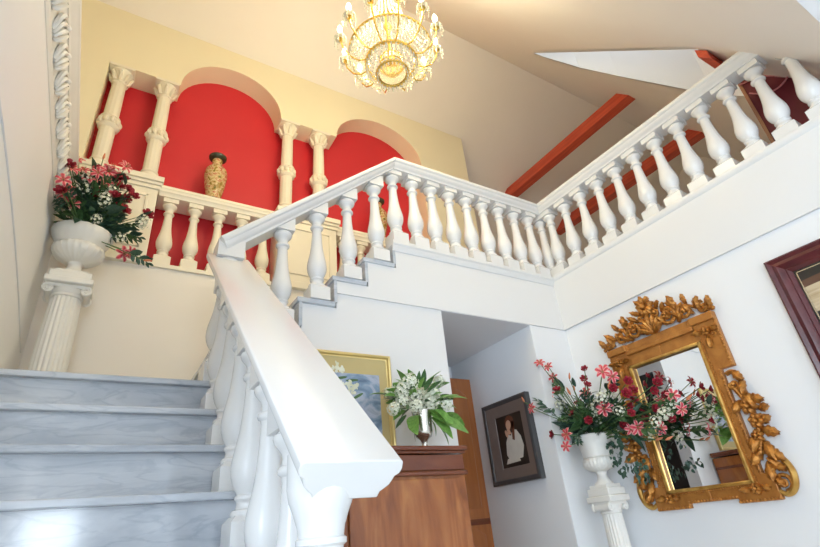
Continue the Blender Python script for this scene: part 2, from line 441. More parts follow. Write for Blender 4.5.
# ------------------------------------------------------------------ stairs
st = thing('lower_staircase', 'grey marble stair rising towards the landing with the white pedestal', 'stairs', (0, Y0, FL))
def step(parent, k):
    yk = Y0 - TR * k; zk = Z0 - RI * k
    s_ = obj('step', MB().box(XL, .58, yk + .02, yk + (TR + .02 if k else .2), FL if False else zk - RI + .0, zk - .026), 'marble', parent)
    obj('tread', MB().box(XL, .585, yk - .012, yk + (TR + .02 if k else .25), zk - .026, zk), 'marble', s_, bevel=.004)
for k in range(0, 9): step(st, k)
struct('floor_landing', MB().box(XL, 1.0, Y0 + .25, YB, Z0 - .16, Z0), 'marble')
su = thing('upper_staircase', 'short marble flight climbing sideways under the sloping handrail to the gallery', 'stairs', (RX2, YF, Z0))
for j in range(6):
    x = RX2 + RT2 * j; z = Z0 + .18 * (j + 1)
    if j < 5:
        s_ = obj('step', MB().box(x, x + .02, YF - .006, YB, z - .18, z - .03), 'marble', su)
        obj('tread', MB().box(x - .012, x + RT2 + .005, YF - .012, YB, z - .03, z), 'marble', s_, bevel=.003)
    else:
        obj('step', MB().box(x, x + .02, YF - .006, YB, z - .18, z - .028), 'marble', su)

# ------------------------------------------------------------------ balustrades
RP = [(-.107, -.004), (-.100, 0), (.100, 0), (.107, -.004), (.109, -.02), (.105, -.032), (.096, -.038), (.094, -.045), (.089, -.058), (.079, -.068), (.072, -.074), (.069, -.088),
      (-.069, -.088), (-.072, -.074), (-.079, -.068), (-.089, -.058), (-.094, -.045), (-.096, -.038), (-.105, -.032), (-.109, -.02)]
BAL = [(.036, .100), (.053, .104), (.057, .113), (.053, .124), (.042, .128), (.0385, .142), (.041, .152), (.047, .157), (.047, .166), (.040, .172),
       (.046, .184), (.055, .202), (.0625, .226), (.0655, .250), (.065, .272), (.0605, .302), (.053, .336), (.046, .372), (.0405, .414), (.0365, .462), (.0335, .512), (.032, .550),
       (.034, .560), (.043, .566), (.0455, .574), (.043, .583), (.034, .589), (.0325, .606), (.035, .618), (.044, .630), (.055, .643), (.060, .657), (.058, .667), (.050, .671), (.048, .680)]
def baluster_mesh(name, top, rnd=False, mat='plaster'):
    b = MB(); h = .062
    b.box(-h, h, -h, h, 0, .09)
    b.hull([(-h, -h, .09), (h, -h, .09), (h, h, .09), (-h, h, .09)], [(-.046, -.046, .108), (.046, -.046, .108), (.046, .046, .108), (-.046, .046, .108)])
    b.lathe([(r * (1.12 if rnd else .93), z) for r, z in BAL if not rnd or z < .56], (0, 0, 0), 20)
    if not rnd:
        h = .058; b.box(-h, h, -h, h, .676, .72 + top)
    else:
        b.lathe([(.042, .55), (.046, .585), (.0525, .590), (.0525, .600), (.047, .604), (.050, .625), (.058, .65), (.068, .676), (.072, .70), (.072, .72 + top)], (0, 0, 0), 28)
    return b.mesh(name, M[mat], ang=42)
BLEVEL = baluster_mesh('baluster', .0)
BRAKE = baluster_mesh('baluster', .055)
BROUND = baluster_mesh('baluster', .055, rnd=True)

# lower flight
CS, SN = .761, .649
zr1 = lambda y: .141 + .853 * (y - .97)
XC = .463; W1 = 1.075
lb = thing('stair_balustrade', 'white balustrade with a broad handrail climbing beside the grey marble steps', 'balustrade', (XC, 1.7, 0))
obj('handrail', MB().strip(RP, [lambda u, v: (XC + u * W1, .97 - v * SN, zr1(.97) + v * CS), lambda u, v: (XC + u * W1, 2.545, zr1(2.545) + v / CS)]), 'plaster', lb, bevel=.003)
for k in range(1, 8):
    yk = Y0 - TR * k + .112; zk = Z0 - RI * k
    inst('baluster', BROUND if k == 7 else BRAKE, lb, (XC - (.034 if k == 7 else .02), yk, zk), (0, 0, 0), (1, 1, (zr1(yk) - .112 - zk) / .72))

# upper flight
YC = 2.537
zr2 = lambda x: 2.553 - .85 * (1.583 - x)
ub = thing('stair_balustrade', 'white balustrade sloping up over the wall with the gold framed picture', 'balustrade', (1.0, YC, Z0))
obj('handrail', MB().strip(RP, [lambda u, v: (.392 - v * SN, YC + u, zr2(.392) + v * CS), lambda u, v: (1.583, YC + u, 2.553 + v)]), 'plaster', ub, bevel=.003)
inst('newel_post', BRAKE, ub, (XC, YC, Z0), (0, 0, 0), (1.25, 1.25, (zr2(XC) - .112 - Z0) / .72))
for j in range(5):
    x = RX2 + RT2 * j + .125; z = Z0 + .18 * (j + 1)
    if j == 0: continue
    inst('baluster', BRAKE, ub, (x, YC, z), (0, 0, 0), (1, 1, (zr2(x) - .112 - z) / .72))

# gallery
ZG = 2.553; XG = 3.177
zrr = lambda y: ZG - .018 * (YC - y)
gb = thing('gallery_balustrade', 'level white balustrade over the dark alcove, between the stair rail and the mirror wall', 'balustrade', (2.4, YC, ZU))
obj('handrail', MB().strip(RP, [lambda u, v: (1.583, YC + u, ZG + v), lambda u, v: (XG + u, YC + u, ZG + v)]), 'plaster', gb, bevel=.003)
for i in range(9): inst('baluster', BLEVEL, gb, (1.60 + .1765 * i, YC, ZU), (0, 0, 0), (1, 1, (ZG - .086 - ZU) / .72))
rb = thing('gallery_balustrade', 'long white balustrade on top of the wall with the gilt mirror', 'balustrade', (XG, 1.2, ZU))
obj('handrail', MB().strip(RP, [lambda u, v: (XG + u, YC + u, ZG + v), lambda u, v: (XG + u, .16, zrr(.16) + v)]), 'plaster', rb, bevel=.003)
for i in range(13): inst('baluster', BLEVEL, rb, (XG, 2.42 - .18 * i, ZU + .01), (0, 0, 0), (1, 1, (zrr(2.42 - .18 * i) - .086 - ZU - .01) / .72))
inst('corner_post', BLEVEL, rb, (XG, YC, ZU), (0, 0, 0), (1, 1, (ZG - .086 - ZU) / .72))

# ------------------------------------------------------------------ the niche
def cap_box(x0, x1, y0, y1, z0, z1):
    b = MB()
    for (d, a, e) in ((.0, z0, z0 + (z1 - z0) * .3), (.014, z0 + (z1 - z0) * .3, z0 + (z1 - z0) * .55), (.03, z0 + (z1 - z0) * .55, z1)):
        b.box(x0 - d * .5, x1 + d * .5, y0 - d, y1, a, e)
    return b
def pedestal(x0, x1, label):
    p = thing('niche_pedestal', label, 'pedestal', ((x0 + x1) / 2, YB, NB))
    obj('block', MB().box(x0 + .012, x1 - .012, YB - .03, YB + .2, NB + .06, 2.56), 'stone', p, bevel=.004)
    fr = MB()
    a, b_, c_, d = x0 + .07, x1 - .07, NB + .13, 2.50
    for q in ((a, a + .02, c_, d), (b_ - .02, b_, c_, d), (a, b_, c_, c_ + .02), (a, b_, d - .02, d)): fr.box(q[0], q[1], YB - .042, YB - .028, q[2], q[3])
    obj('panel_moulding', fr, 'stone', p, bevel=.003)
    obj('plinth', MB().box(x0 - .005, x1 + .005, YB - .045, YB + .2, NB - .001, NB + .06), 'stone', p, bevel=.004)
    obj('cap', cap_box(x0, x1, YB - .045, YB + .2, 2.56, 2.665), 'stone', p, bevel=.003)
    return p
pedestal(-.45, .09, 'cream panelled pedestal under the twin columns, behind the bouquet by the low wall')
pedestal(1.03, 1.60, 'cream panelled pedestal under the twin columns between the two arches')
SHAFT = [(.062, .0), (.062, .03), (.068, .035), (.068, .06), (.055, .075), (.052, .10), (.054, .11)]
def niche_column():
    c = thing('niche_column', '', 'column', (0, 0, 0), 'slender cream columns of the red niche')
    b = MB().box(-.085, .085, -.085, .085, 0, .05).lathe([(.078, .05), (.082, .065), (.078, .08), (.062, .085), (.058, .10), (.066, .11), (.066, .12), (.056, .13)], (0, 0, 0), 24)
    obj('base', b, 'stone', c)
    obj('shaft', MB().lathe([(.056, .13), (.057, .4), (.055, .7), (.051, .98)], (0, 0, 0), 36, (0, 3, .07, 12)), 'stone', c)
    r = MB().lathe([(.056, .44), (.075, .455), (.08, .47), (.068, .485), (.068, .53), (.08, .545), (.075, .56), (.056, .575)], (0, 0, 0), 24)
    for i in range(10):
        a = 2 * PI * i / 10; r.ball((.074 * math.cos(a), .074 * math.sin(a), .508), .021, 8, 6, (1, 1, 1.5))
    obj('foliate_ring', r, 'stone', c)
    k = MB().lathe([(.052, .94), (.06, .95), (.06, .965), (.053, .97), (.058, 1.0), (.07, 1.045), (.088, 1.075)], (0, 0, 0), 24)
    for i in range(8):
        a = 2 * PI * i / 8
        k.tube([((.055 + q) * math.cos(a), (.055 + q) * math.sin(a), z) for q, z in ((0, .965), (.012, .99), (.022, 1.02), (.040, 1.045), (.044, 1.03))], [.014, .018, .016, .012, .008], 6)
    k.box(-.095, .095, -.095, .095, 1.075, 1.1)
    obj('capital', k, 'stone', c, ang=30)
    return c
nc = niche_column(); ch = NT - 2.665
cols = [(-.36, 'fluted cream column nearest the low wall with the leaf cornice'), (-.005, 'fluted cream column at the springing of the large arch, on the pedestal behind the bouquet'),
        (1.13, 'cream column between the arches, on the side nearer the big porcelain vase'), (1.46, 'cream column between the arches, on the side away from the big porcelain vase')]
for i, (x, lab) in enumerate(cols):
    o = nc if i == 0 else dup(nc, (0, 0, 0), lab)
    o.location = (x, YB + .085, 2.665); o['label'] = lab; o.scale = (1, 1, ch / 1.1)
def niche_balustrade(x0, x1, n, label, xs=None):
    p = thing('niche_balustrade', label, 'balustrade', ((x0 + x1) / 2, YB, NB))
    prof = [(-.075, 2.60), (-.07, 2.625), (.15, 2.625), (.15, 2.535), (-.05, 2.535), (-.055, 2.56), (-.068, 2.572), (-.068, 2.59)]
    obj('rail', MB().prism([(YB + .045 + a, b) for a, b in prof], 'x', x0, x1), 'stone', p)
    obj('base_rail', MB().box(x0, x1, YB - .02, YB + .2, NB - .001, NB + .03), 'stone', p)
    for i in range(n):
        x = x0 + (x1 - x0) * (i + .5) / n
        inst('baluster', NBM, p, (x, YB + .06, NB + .03), (0, 0, 0), (.95, .95, (2.535 - NB - .03) / .72))
    return p
NBM = baluster_mesh('baluster', 0, False, 'stone')
niche_balustrade(.09, 1.03, 5, 'low cream balustrade under the big porcelain vase, in front of the red niche')
niche_balustrade(1.60, 2.70, 6, 'low cream balustrade behind the sloping stair rail, carrying the half hidden vase')

# porcelain vases
def vase():
    v = thing('porcelain_vase', '', 'vase', (0, 0, 0))
    obj('body', MB().lathe([(.05, 0), (.055, .01), (.052, .025), (.058, .06), (.074, .14), (.085, .22), (.088, .27), (.08, .31), (.06, .338), (.042, .35), (.038, .375), (.04, .42)], (0, 0, 0), 28), 'porcelain', v)
    obj('rim', MB().lathe([(.04, .415), (.058, .425), (.068, .435), (.07, .45), (.064, .457), (.04, .452)], (0, 0, 0), 28), 'vasedark', v)
    obj('foot_band', MB().lathe([(.051, .0), (.0565, .004), (.0565, .012), (.052, .02)], (0, 0, 0), 28), 'vasedark', v)
    return v
v1 = vase(); v1.scale = (1.08, 1.08, 1.08); v1.location = (.495, YB + .05, 2.625); v1['label'] = 'tall patterned porcelain vase standing in the open on the niche rail before the red wall'
dup(v1, (2.10, YB + .05, 2.625), 'patterned porcelain vase half hidden behind the white stair balusters')

# ------------------------------------------------------------------ beams
def beam(x0, x1, z0, z1, label):
    y0 = RIDGE[0] - (RIDGE[1] - z1) / KC; y1 = RIDGE[0] + (RIDGE[1] - z1) / KA
    y0b = RIDGE[0] - (RIDGE[1] - z0) / KC; y1b = RIDGE[0] + (RIDGE[1] - z0) / KA
    o = obj('roof_beam', MB().prism([(y0b, z0), (y1b, z0), (y1, z1), (y0, z1)], 'x', x0, x1), 'redwood', None, (x0, (y0 + y1) / 2, z0), bevel=.004)
    return tag(o, label, 'beam', 'exposed red roof beams', 'thing')
beam(4.43, 4.565, 4.10, 4.245, 'red timber beam in full view above the corner of the gallery rail')
beam(5.68, 5.82, 4.0, 4.15, 'red timber beam seen in pieces between the white balusters over the mirror wall')
o = obj('roof_beam', MB().prism([(.745, zC(.745) - .006), (.805, zC(.805) - .006), (.805, zC(.805) - .08), (.745, zC(.745) - .08)], 'x', 3.05, 3.49), 'redwood', None, (3.3, .77, 2.7), bevel=.003)
tag(o, 'short brown beam end at the foot of the white skylight well', 'beam', 'exposed red roof beams', 'thing')

# ------------------------------------------------------------------ pedestals and urns
def pedestal_column(loc, h, label, s=1.):
    p = thing('pedestal_column', label, 'pedestal', loc)
    x, y, z = loc
    obj('base', MB().box(x - .13 * s, x + .13 * s, y - .13 * s, y + .13 * s, z, z + .06).lathe([(r * s, q) for r, q in [(.122, .06), (.126, .08), (.118, .10), (.098, .11), (.094, .13), (.102, .14), (.098, .155), (.086, .16)]], loc, 28), 'urn', p)
    obj('shaft', MB().lathe([(r * s, q) for r, q in [(.085, .155), (.086, .3), (.082, h * .6), (.076, h - .15)]], loc, 96, (0, 3, .09, 20)), 'urn', p, ang=60)
    t = MB().lathe([(r * s, q) for r, q in [(.076, h - .15), (.084, h - .145), (.084, h - .135), (.08, h - .13), (.092, h - .11), (.094, h - .10)]], loc, 28)
    for sy in (-1, 1):
        for sx in (-1, 1):
            cx = x + sx * .092 * s; cy = y + sy * .080 * s; cz = z + h - .112
            pts = []; rr = []
            for i in range(22):
                a = i * .55; q = .030 * s * (1 - i / 24)
                pts.append((cx + sx * q * math.sin(a), cy, cz + q * math.cos(a))); rr.append((.009 - .0002 * i) * s)
            t.tube(pts, rr, 7)
            t.tube([(cx, cy, cz), (cx, y, cz)], .024 * s, 12)
    t.box(x - .104 * s, x + .104 * s, y - .088 * s, y + .088 * s, z + h - .10, z + h - .08)
    obj('ionic_capital', t, 'urn', p)
    obj('abacus', MB().box(x - .122 * s, x + .122 * s, y - .122 * s, y + .122 * s, z + h - .082, z + h - .045).box(x - .108 * s, x + .108 * s, y - .108 * s, y + .108 * s, z + h - .046, z + h), 'urn', p, bevel=.007)
    return p
PL = (-.30, 3.27, Z0); HL = .822
PR = (2.87, 2.31, FL); HR = 1.045
pedestal_column(PL, HL, 'white fluted pedestal column on the marble landing beside the low wall', 1.)
pedestal_column(PR, HR, 'white fluted pedestal column standing on the hall floor beside the gilt mirror', .78)
def urn(loc, label, bowl, s=1.):
    u = thing('garden_urn', label, 'urn', loc); x, y, z = loc
    obj('foot', MB().box(x - .08 * s, x + .08 * s, y - .08 * s, y + .08 * s, z, z + .02).lathe([(r * s, q) for r, q in [(.074, .02), (.068, .03), (.05, .045), (.038, .07), (.036, .085), (.044, .10), (.05, .105)]], loc, 28), 'urn', u)
    if bowl == 'wide':
        obj('bowl', MB().lathe([(.045, .10), (.085, .115), (.125, .145), (.142, .18), (.138, .20), (.112, .21)], loc, 72, (1, 4, .07, 24)), 'urn', u, ang=60)
        obj('rim', MB().lathe([(.11, .205), (.118, .212), (.14, .24), (.16, .275), (.17, .305), (.166, .318), (.148, .318), (.13, .29), (.05, .26)], loc, 72, (3, 6, .02, 24)), 'urn', u, ang=60)
    else:
        obj('bowl', MB().lathe([(r * s, q) for r, q in [(.045, .10), (.08, .11), (.112, .13), (.122, .155), (.118, .178), (.102, .188)]], loc, 72, (1, 4, .08, 24)), 'urn', u, ang=60)
        obj('rim', MB().lathe([(r * s, q) for r, q in [(.10, .185), (.108, .19), (.112, .22), (.12, .26), (.136, .295), (.15, .31), (.153, .322), (.146, .33), (.125, .328), (.11, .29), (.05, .27)]], loc, 40), 'urn', u)
    return u
UL = (PL[0], PL[1], PL[2] + HL); UR = (PR[0], PR[1], PR[2] + HR)
urn(UL, 'white urn with a wide scalloped bowl on the landing pedestal', 'wide')
urn(UR, 'white bell shaped urn on the pedestal next to the gilt mirror', 'bell', .84)

# ------------------------------------------------------------------ flowers
def leaf_mesh(name, mat, L=1., W=.36, droop=.25, fold=.12):
    b = MB(); n = 7
    for i in range(n):
        t = i / (n - 1); w_ = W * .5 * math.sin(PI * min(1, (t * .93 + .05))) ** .8 * (1 - .25 * t)
        zc = -droop * t * t * L
        for s_ in (-1, 0, 1): b.v.append((t * L, s_ * w_ * L, zc + abs(s_) * fold * w_ * L * 2))
    for i in range(n - 1):
        for s_ in (0, 1): b.f.append((i * 3 + s_, i * 3 + s_ + 1, i * 3 + s_ + 4, i * 3 + s_ + 3))
    return b.mesh(name, M[mat], ang=80)
def lily_mesh():
    b = MB(); tint = []
    for k in range(6):
        a0 = k * PI / 3; n = 8; wv = .30 if k % 2 else .24; st_ = len(b.v)
        for i in range(n):
            t = i / (n - 1)
            w_ = wv * (math.sin(PI * min(1, t * .86 + .12))) ** .9
            r = .12 + .95 * math.sin(t * 1.45); z = .55 * t - .75 * t ** 3 + (.02 if k % 2 else 0)
            for s_ in (-1, -.45, 0, .45, 1):
                x, y_ = r, s_ * w_
                b.v.append((x * math.cos(a0) - y_ * math.sin(a0), x * math.sin(a0) + y_ * math.cos(a0), z - .16 * abs(s_) * w_ + (.03 if s_ == 0 else 0)))
                e = abs(s_)
                c1 = (.46, .010, .035); c2 = (.62, .075, .10); c3 = (.82, .45, .42)
                if e < .3: cc = c1
                elif e < .6: cc = c2
                else: cc = c3
                q = max(0, t - .75) * 2.5
                tint.append(tuple(cc[i2] * (1 - q) + (.82, .50, .42)[i2] * q for i2 in range(3)))
        for i in range(n - 1):
            for s_ in range(4):
                p = st_ + i * 5 + s_; b.f.append((p, p + 1, p + 6, p + 5))
    n0 = len(b.v)
    b.lathe([(.02, -.35), (.10, -.12), (.17, .08), (.12, .05), (.02, -.1)], (0, 0, 0), 8)
    tint += [(.40, .25, .12)] * (len(b.v) - n0)
    n0 = len(b.v)
    for k in range(6):
        a = k * PI / 3 + .3
        b.tube([(0, 0, -.1), (.16 * math.cos(a), .16 * math.sin(a), .35), (.3 * math.cos(a), .3 * math.sin(a), .62)], [.02, .018, .03], 5)
    tint += [(.45, .22, .08)] * (len(b.v) - n0)
    return b.mesh('lily_blossom', M['lily'], ang=80, tint=tint)
def rose_mesh():
    b = MB()
    for ring, (n, r0, tilt, size) in enumerate(((3, .10, .1, .5), (4, .22, .25, .6), (5, .36, .5, .72), (6, .46, .85, .8))):
        for k in range(n):
            a0 = 2 * PI * k / n + ring * .7; st_ = len(b.v)
            for i in range(5):
                t = i / 4
                rr = r0 * (.55 + .6 * t) + math.sin(tilt) * size * t * .55; z = -.35 + .85 * t * math.cos(tilt * .8) * size * 1.3 - (.12 * t * t if ring > 1 else 0)
                for j in range(5):
                    aa = a0 + (j - 2) * (1.5 / n) * (.7 + .5 * math.sin(PI * min(1, t + .15)))
                    b.v.append((rr * math.cos(aa), rr * math.sin(aa), z - .05 * abs(j - 2) * t))
            for i in range(4):
                for j in range(4):
                    p = st_ + i * 5 + j; b.f.append((p, p + 1, p + 6, p + 5))
    b.ball((0, 0, -.05), .2, 8, 6, (1, 1, 1.5))
    return b.mesh('rose_blossom', M['rose'], ang=80)
def spray_mesh(name, mat):
    b = MB(); r5 = random.Random(8)
    b.tube([(0, 0, 0), (.5, 0, .04), (1, 0, -.02)], [.018, .014, .008], 5)
    for k in range(9):
        t = .12 + .1 * k; sd_ = 1 if k % 2 else -1; a = sd_ * r5.uniform(.55, 1.0) if k < 8 else 0; L = r5.uniform(.34, .48) * (1.1 - .4 * t)
        st_ = len(b.v); n = 5; ca, sa = math.cos(a), math.sin(a); ph = r5.uniform(-.5, .5)
        for i in range(n):
            q = i / (n - 1); w_ = L * .23 * math.sin(PI * (q * .9 + .07))
            for e in (-1, 0, 1):
                x, y_, z_ = q * L, e * w_, -.3 * q * q * L + abs(e) * .25 * w_ + e * w_ * ph
                b.v.append((t + x * ca - y_ * sa, x * sa + y_ * ca, z_ + .04 * math.sin(PI * t)))
        for i in range(n - 1):
            for e in (0, 1): b.f.append((st_ + i * 3 + e, st_ + i * 3 + e + 1, st_ + i * 3 + e + 4, st_ + i * 3 + e + 3))
    return b.mesh(name, M[mat], ang=80)
def bud_mesh():
    b = MB().lathe([(.02, 0), (.12, .12), (.2, .4), (.19, .7), (.12, 1.05), (.03, 1.3)], (0, 0, 0), 6)
    return b.mesh('lily_bud', M['bud'])
def cluster_mesh(name, n=26, rad=1., mat='whitefl'):
    b = MB()
    rnd = random.Random(4)
    for i in range(n):
        z = 1 - 1.5 * (i + .5) / n; r = math.sqrt(max(0, 1 - z * z)); a = i * 2.399
        c_ = Vector((r * math.cos(a), r * math.sin(a), z)) * rad * rnd.uniform(.7, 1.)
        q = c_.to_track_quat('Z', 'Y').to_matrix()
        st_ = len(b.v); s_ = .30
        for k in range(5):
            aa = 2 * PI * k / 5
            u = q @ Vector((math.cos(aa), math.sin(aa), .25)) * s_; w_ = q @ Vector((math.cos(aa + .55), math.sin(aa + .55), .12)) * s_ * .75; w2 = q @ Vector((math.cos(aa - .55), math.sin(aa - .55), .12)) * s_ * .75
            nn = len(b.v); b.v += [tuple(c_), tuple(c_ + w2), tuple(c_ + u), tuple(c_ + w_)]; b.f.append((nn, nn + 1, nn + 2, nn + 3))
    return b.mesh(name, M[mat], ang=80)
LEAF = leaf_mesh('leaf', 'leaf'); LEAFD = leaf_mesh('leaf', 'leafdark', 1, .42, .35); LEAFB = leaf_mesh('leaf', 'leafbright', 1, .62, .3)
IVYL = leaf_mesh('ivy_leaf', 'leafdark', 1, .85, .3)
SPR = spray_mesh('leaf_spray', 'leaf'); SPRD = spray_mesh('leaf_spray', 'leafdark')
LILY = lily_mesh(); ROSE = rose_mesh(); BUD = bud_mesh(); CLUS = cluster_mesh('white_filler', 16); HEAD = cluster_mesh('hydrangea_head', 34)
rnd = random.Random(21)
def face(p, c, toward, jit=.5):
    d = (Vector(p) - Vector(c)).normalized() * .8 + Vector(toward) + Vector((rnd.uniform(-jit, jit), rnd.uniform(-jit, jit), rnd.uniform(-jit, jit)))
    return (Vector(d).to_track_quat('Z', 'Y') @ Matrix.Rotation(rnd.uniform(0, 6), 3, 'Z').to_quaternion()).to_euler()
def stem(parent, a, b, r=.003):
    a, b = Vector(a), Vector(b); m = a.lerp(b, .55) + Vector((0, 0, .05 * (b - a).length))
    obj('stem', MB().tube([a, a.lerp(m, .5) + Vector((0, 0, .02)), m, b], r, 5), 'stem', parent)
def arrangement(label, c, toward, roses, lilies, buds, whites, nleaf, ext, mats, rs=.043, ls=.051, clampx=None, leafsize=.12, ivy=(), extra=(0, 0, 0)):
    p = thing('flower_arrangement', label, 'flowers', c)
    def cl(q):
        q = list(q)
        if clampx is not None and q[0] < clampx:
            f_ = (clampx / q[0]) ** .5; q[0] = clampx; q[1] *= f_; q[2] *= f_
        return q
    def more(lst, k, r):
        return list(lst) + [tuple(a + rnd.uniform(-r, r) * f_ for a, f_ in zip(rnd.choice(lst), (.6, 1, 1))) for _ in range(k)]
    roses = more(roses, extra[0], .07); lilies = more(lilies, extra[1], .08); whites = more(whites, extra[2], .07)
    every = []
    for q in lilies:
        q = cl(q); every.append(q); inst('lily_blossom', LILY, p, q, face(q, c, toward, .45), ls * rnd.uniform(.8, 1.15)); stem(p, c, q)
    for q in roses:
        q = cl(q); every.append(q); inst('rose_blossom', ROSE, p, q, face(q, c, toward, .5), rs * rnd.uniform(.85, 1.15)); stem(p, c, q)
    for q in buds:
        q = cl(q); every.append(q); inst('lily_bud', BUD, p, q, face(q, c, (0, 0, .5), .4), .042 * rnd.uniform(.8, 1.1)); stem(p, c, q)
    for q in whites:
        q = cl(q); every.append(q); inst('white_filler', CLUS, p, q, face(q, c, toward, .3), .042 * rnd.uniform(.8, 1.2)); stem(p, c, q)
    C = Vector(c)
    def lift(q):
        if math.hypot(q[0] - c[0], q[1] - c[1]) < .19 and q[2] < c[2] + .07: q[2] = c[2] + rnd.uniform(.07, .10)
        return q
    for i in range(nleaf):
        if i % 2 == 0:
            e = Vector(rnd.choice(every)); q = C.lerp(e, rnd.uniform(.45, .98)) + Vector((rnd.uniform(-.03, .03), rnd.uniform(-.03, .03), rnd.uniform(-.04, .03)))
            d = (e - C).normalized() + Vector((rnd.uniform(-.8, .8), rnd.uniform(-.8, .8), rnd.uniform(-.6, .5)))
        else:
            v = Vector((rnd.gauss(0, 1), rnd.gauss(0, 1), rnd.gauss(.3, .9))).normalized()
            q = C + Vector((v.x * ext[0], v.y * ext[1], v.z * ext[2] + ext[2] * .5)) * rnd.uniform(.25, .8)
            d = v + Vector((rnd.uniform(-.6, .6), rnd.uniform(-.6, .6), rnd.uniform(-.3, .5)))
        q = lift(cl(q))
        rot = (Vector(d).to_track_quat('X', 'Z') @ Matrix.Rotation(rnd.uniform(-.8, .8), 3, 'X').to_quaternion()).to_euler()
        inst('leaf', mats[i % len(mats)], p, q, rot, leafsize * rnd.uniform(.6, 1.15))
    for i in range(88):
        e = Vector(rnd.choice(every)); f_ = rnd.uniform(.05, .74); q = C.lerp(e, f_) + Vector((rnd.uniform(-.04, .04), rnd.uniform(-.04, .04), rnd.uniform(-.03, .03)))
        d = (e - C).normalized() + Vector((rnd.uniform(-.9, .9), rnd.uniform(-.9, .9), rnd.uniform(-.5, .6)))
        q = lift(cl(q - Vector(toward) * .045))
        if clampx is not None and d.x < 0: d.x *= .3
        inst('leaf_spray', (SPR, SPRD)[i % 2], p, q, (Vector(d).to_track_quat('X', 'Z') @ Matrix.Rotation(rnd.uniform(-1.2, 1.2), 3, 'X').to_quaternion()).to_euler(), leafsize * rnd.uniform(.9, 1.5))
    for q in ivy:
        for k in range(7):
            qq = Vector(q) + Vector((rnd.uniform(-.03, .03), rnd.uniform(-.03, .03), rnd.uniform(-.03, .03)))
            inst('ivy_leaf', IVYL, p, qq, (rnd.uniform(-1, 1), rnd.uniform(.3, 1.6), rnd.uniform(0, 6.3)), rnd.uniform(.024, .037))
    return p
L_ROSE = [(-0.505, 3.132, 2.291), (-0.294, 3.154, 2.32), (-0.283, 3.163, 2.166), (-0.145, 3.19, 2.096), (-0.099, 3.153, 2.051), (-0.105, 3.186, 2.239), (-0.173, 3.025, 2.061), (-0.153, 3.104, 2.195), (-0.382, 3.19, 2.086), (-0.504, 3.137, 2.086), (0.035, 3.182, 2.069), (-0.16, 3.04, 2.214)]
L_LILY = [(-0.437, 3.104, 2.075), (-0.377, 3.064, 1.957), (-0.447, 3.118, 2.252), (-0.371, 3.123, 2.263), (-0.474, 3.022, 2.085), (-0.231, 3.059, 2.165), (-0.219, 3.07, 2.296), (-0.023, 3.185, 1.757), (-0.18, 3.158, 2.295), (-0.327, 3.049, 2.155)]
L_BUD = [(-0.29, 3.163, 2.415), (0.056, 3.045, 1.638), (-0.387, 3.131, 2.176), (-0.306, 3.043, 2.177)]
L_WHITE = [(-0.216, 3.02, 1.993), (-0.223, 3.177, 2.031), (-0.232, 3.058, 1.878), (-0.345, 3.059, 2.081), (-0.002, 3.197, 1.991), (0.019, 3.177, 2.023), (-0.196, 3.072, 2.119), (-0.092, 3.193, 1.854)]
R_ROSE = [(2.739, 2.405, 0.81), (2.769, 2.176, 0.823), (2.665, 2.078, 0.748), (2.827, 2.663, 0.812), (2.772, 2.595, 0.688), (2.833, 2.399, 0.645), (2.817, 2.313, 0.698), (2.686, 2.157, 0.539), (2.699, 2.504, 0.518), (2.657, 1.78, 0.686), (2.847, 1.889, 0.673), (2.634, 1.796, 0.616), (2.866, 1.727, 0.678), (2.902, 1.729, 0.599), (2.83, 1.773, 0.528), (2.911, 1.908, 0.506), (2.871, 1.881, 0.562), (2.688, 1.842, 0.513), (2.8, 1.996, 0.478), (2.888, 1.733, 0.462), (2.868, 1.767, 0.634)]
R_LILY = [(2.726, 2.422, 0.98), (2.775, 2.444, 0.91), (2.633, 2.578, 0.713), (2.835, 2.506, 0.528), (2.625, 2.336, 0.409), (2.785, 2.208, 0.735), (2.806, 2.53, 0.812), (2.624, 1.911, 0.777), (2.793, 1.971, 0.778), (2.701, 2.013, 0.587), (2.899, 1.68, 0.586), (2.831, 1.618, 0.485), (2.836, 1.93, 0.445), (2.852, 1.792, 0.417), (2.945, 1.8, 0.586)]
R_BUD = [(2.663, 2.667, 0.779), (2.786, 2.333, 0.751), (2.825, 2.327, 0.777), (2.827, 2.626, 0.977), (2.696, 2.236, 0.827), (2.873, 1.864, 0.361), (2.893, 1.814, 0.352), (2.923, 1.627, 0.541), (2.644, 1.919, 0.677)]
R_WHITE = [(2.785, 2.158, 0.611), (2.795, 2.167, 0.551), (2.809, 2.467, 0.719), (2.628, 1.971, 0.634), (2.943, 1.952, 0.405), (2.841, 1.743, 0.489), (2.695, 1.923, 0.545), (2.903, 1.707, 0.541), (2.822, 2.091, 0.704)]
IVY = [(2.848, 2.115, 0.415), (2.929, 2.185, 0.373), (2.876, 2.172, 0.317), (2.844, 2.141, 0.26), (2.844, 2.126, 0.232), (2.825, 2.14, 0.339), (2.811, 2.019, 0.255), (2.821, 2.012, 0.229), (2.896, 2.052, 0.208), (2.94, 2.076, 0.184), (2.823, 1.961, 0.246), (2.807, 2.049, 0.389), (2.938, 2.115, 0.443), (2.875, 2.181, 0.386)]
cL = (UL[0], UL[1] - .02, UL[2] + .27); cR = (UR[0], UR[1] - .02, UR[2] + .28)
arrangement('bouquet of striped lilies and red roses in the wide urn on the landing', cL, (.1, -.9, -.3), L_ROSE, L_LILY, L_BUD, L_WHITE, 96, (.20, .16, .16), [LEAFD, LEAF, LEAFD], clampx=-.42, extra=(8, 8, 4))
